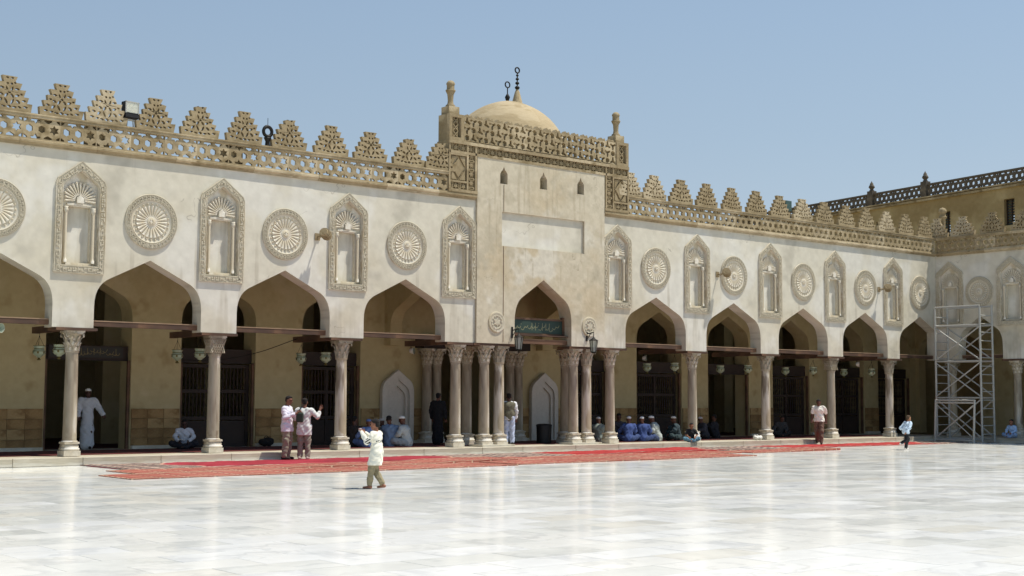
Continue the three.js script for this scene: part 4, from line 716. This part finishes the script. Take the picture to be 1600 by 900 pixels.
const seated = [
  ['man in dark clothes sitting just right of third column from left', -5.98, -1.75, AWAY - .5, 0x2f2a28, null, 0x262322],
  ['man in bright blue robe and blue cap sitting behind the boy with the camera', -5.78, -1.25, AWAY + .3, 0x6f86b4, 0x5f76a8, 0x5a6c94],
  ['bareheaded man in grey blue shirt sitting back turned behind the boy', -4.86, -1.45, AWAY, 0x6c7f98, null, 0x4a5668],
  ['man in dark maroon sitting between grey blue shirt and white cap', -4.62, -1.95, AWAY + 1.6, 0x3a2428, 0xb8b4ac, 0x2a2022],
  ['man in pale shirt and white cap sitting left of the black robed figure', -4.4, -1.2, LEFT - .3, 0xa9aeae, 0xdddcd6, 0x8d9294],
  ['man in grey green shirt and white cap half hidden behind the entrance columns', 3.72, -1.25, AWAY, 0x77807a, 0xd8d6cf, 0x5c625e],
  ['man in blue robe with tall white cap sitting with his back turned', 4.84, -.98, AWAY, 0x3c4f83, 0xdcdcdc, 0x35466f],
  ['man in blue robe with low white cap sitting beside the pale shirt', 5.52, -.95, AWAY - .25, 0x3a4d80, 0xdcdcdc, 0x34446c],
  ['man in pale grey shirt and white cap sitting in profile among the blue robes', 6.22, -.93, LEFT - .1, 0xa4aba6, 0xdedcd4, 0x3a4560],
  ['man in dark teal and white cap sitting just left of a column', 7.42, -1.05, LEFT, 0x35444a, 0xdad6cd, 0x2c3d40],
  ['man in dark clothes sitting deep in shade right of the entrance columns', 5.6, -2.25, TO, 0x4a4348, null, 0x2a2626],
  ['man in dark clothes and pale cap, second bay right of entrance', 9.9, -2.0, LEFT + .4, 0x3c3a40, 0xb9b4b0, 0x2c2a2e],
  ['bareheaded man in black leaning, second bay right of entrance', 10.75, -2.2, LEFT - .4, 0x26252a, null, 0x1e1d20],
  ['man in dark clothes sitting alone, third bay right of entrance', 14.5, -2.2, TO + .3, 0x3b3a3a, null, 0x262526],
];
seated.forEach(([label, x, z, t, top, hat, bot], i) => person(label, [x, .206, z], t, { pose: 'sit', skin: 0x5d3a2a, top, bottom: bot, hat: hat ?? undefined, hem: .04, fat: 1.1 + .1 * (i % 3), baggy: .04, loose: .03, cell: .017, nod: .2 + .1 * (i % 3), j: [
  { head: [.02, .79, .1], chest: [.02, .47, .04] }, { head: [-.05, .75, .16], chest: [-.03, .45, .08], neck: [-.04, .62, .11], eL: [.28, .34, .2], hL: [.2, .34, .38] }, { kL: [.16, .48, .22], aL: [.14, .08, .34], hL: [.12, .46, .3], eL: [.26, .4, .12], head: [.03, .78, .06] }, { head: [.06, .74, .17], chest: [.04, .45, .09], neck: [.05, .61, .12], eR: [-.3, .36, .1], hR: [-.34, .14, .2] }, { kR: [-.18, .45, .26], aR: [-.16, .07, .4], hR: [-.1, .44, .33], eR: [-.27, .38, .14], chest: [0, .45, .07], neck: [0, .62, .1], head: [0, .76, .15] }][i % 5] }, [1, .96, 1.03, .98, 1.05, .94][i % 6]));
person('figure in long black robe and black headscarf standing left of the entrance columns', [-2.62, .206, -2.0], AWAY - .4, { robe: 0x16161b, hat: 0x15151a, hair: 0x15151a, skin: 0x6a4534, fat: 1.25 }, .95);
person('person in red top standing in the dark between the left entrance columns', [-.62, .206, -3.1], LEFT, { top: 0x9a2c24, bottom: 0x1f1c1e, hem: .2, shoes: 0x1c1a19 }, .82);
person('man in olive vest over white shirt and pale blue trousers standing with back turned', [-.72, .206, -.75], AWAY + .1, { skin: 0x5f3b2b, top: 0xd5d6d8, vest: 0x6d6a58, bottom: 0xb4bfd8, baggy: .045, hem: .05, shoes: 0x2c2522, sleeve: .9 }, .95);
person('child in black top and patterned trousers sitting on the step before a column', [6.5, .206, .46], TO, { pose: 'sit', head: 1.2, skin: 0x8a5a40, top: 0x1d1d20, bottom: 0x5a7f92, sleeve: 0, hem: .0, nod: .2 }, .72);
person('child in light blue sitting on the step at the right frame edge', [21.98, .206, 3.62], -1.7, { pose: 'sit', head: 1.2, skin: 0x8a5a40, top: 0xa7c3e4, bottom: 0x8fa6c6, hem: .05 }, .8);

// ---------------------------------------------------------------- scaffold tower before the shaded wing
{
  const t = thing('scaffold_tower', 'pale tubular steel scaffold tower in the shaded corner', 'scaffold', [20.55, .0, 1.08]);
  const W = 2.04, D = .9, r = .036, lifts = [.06, 1.72, 3.2, 4.65], y0 = .04;
  for (const z of [0, W]) for (const x of [0, D]) { const f = part('post', bar(V(x, y0, z), V(x, 5.45 + (x ? .12 : 0), z), r + .01, 8), steel, t); part('foot_plate', box(.14, .012, .14, x, .006, z), steel, f); }
  for (const y of [...lifts, 5.42]) { for (const x of [0, D]) part('ledger', bar(V(x, y + .08, 0), V(x, y + .08, W), r, 8), steel, t); }
  for (const z of [0, W]) for (let k = 0; k < 15; k++) part('rung', bar(V(0, .35 + k * .34, z), V(D, .35 + k * .34, z), .022, 6), steel, t);
  for (let k = 0; k < 3; k++) for (const x of [-.03, D + .03]) for (const s of [0, 1]) part('brace', bar(V(x + s * .02, lifts[k] + .12, s ? W : 0), V(x + s * .02, (lifts[k + 1] ?? 5.3) + .02, s ? 0 : W), .03, 6), steel, t);
  const f = thing('low_barrier', 'short cross braced steel barrier leaning before the scaffold tower', 'barrier', [19.85, 0, 1.42]);
  for (const z of [0, 1.75]) part('post', bar(V(0, .004, z), V(.12, 1.72, z), .045, 8), steel, f);
  for (const [y, x] of [[.1, .01], [1.7, .118], [1.6, .11]]) part('rail', bar(V(x, y, 0), V(x, y, 1.75), .036, 8), steel, f);
  for (const s of [0, 1]) part('brace', bar(V(.02 + s * .04, .2, s ? 1.7 : .05), V(.09 + s * .04, 1.5, s ? .05 : 1.7), .022, 6), steel, f);
}
// ---------------------------------------------------------------- small things on the floor
{
  const b = thing('waste_bin', 'black cylindrical bin standing in the entrance before the pale niche', 'bin', [1.25, .202, -1.3]);
  part('drum', lathe([[.001, 0], [.24, 0], [.25, .03], [.245, .2], [.255, .21], [.245, .22], [.25, .42], [.26, .43], [.25, .44], [.26, .58], [.24, .58], [.23, .06], [.001, .06]], 22), blackMetal, b); part('lid', lathe([[.272, .575], [.272, .61], [.2, .64], [.001, .65]], 22), blackMetal, b);
  const s = thing('white_bag', 'crumpled white bag lying on the step left of a column', 'bag', [10.42, .206, .1]); part('sack', sdf([{ c: [0, .07, 0], r: [.17, .07, .11] }, { c: [.14, .08, .03], r: [.1, .08, .08] }, { c: [-.1, .1, 0], r: [.07, .08, .06] }], .012, .05, .012), fabric(0xd9d6cc), s); part('handle', new THREE.TorusGeometry(.04, .008, 5, 12, 3.6).translate(.02, .15, 0), fabric(0xd9d6cc), s);
  const d = thing('dark_bag', 'dark bag lying at the foot of the pier in the second bay', 'bag', [-8.0, .206, -3.45]); part('sack', sdf([{ c: [0, .12, 0], r: [.24, .12, .14] }, { c: [.12, .14, 0], r: [.14, .13, .12] }], .014, .06, .008), fabric(0x1d1b1a), d); part('handle', new THREE.TorusGeometry(.07, .011, 5, 14, 3.3).translate(.02, .24, 0), fabric(0x1d1b1a), d);
  const w = thing('white_bag', 'small white bag beside the child sitting on the step', 'bag', [6.85, .204, .42]); part('sack', sdf([{ c: [0, .12, 0], r: [.1, .13, .08] }, { c: [.03, .25, 0], r: [.06, .08, .05] }], .012, .05, .012), fabric(0xdcdad4), w); part('handle', new THREE.TorusGeometry(.035, .008, 5, 12, 3.6).translate(.03, .32, 0), fabric(0xdcdad4), w);
}
renderer.render(scene, camera);
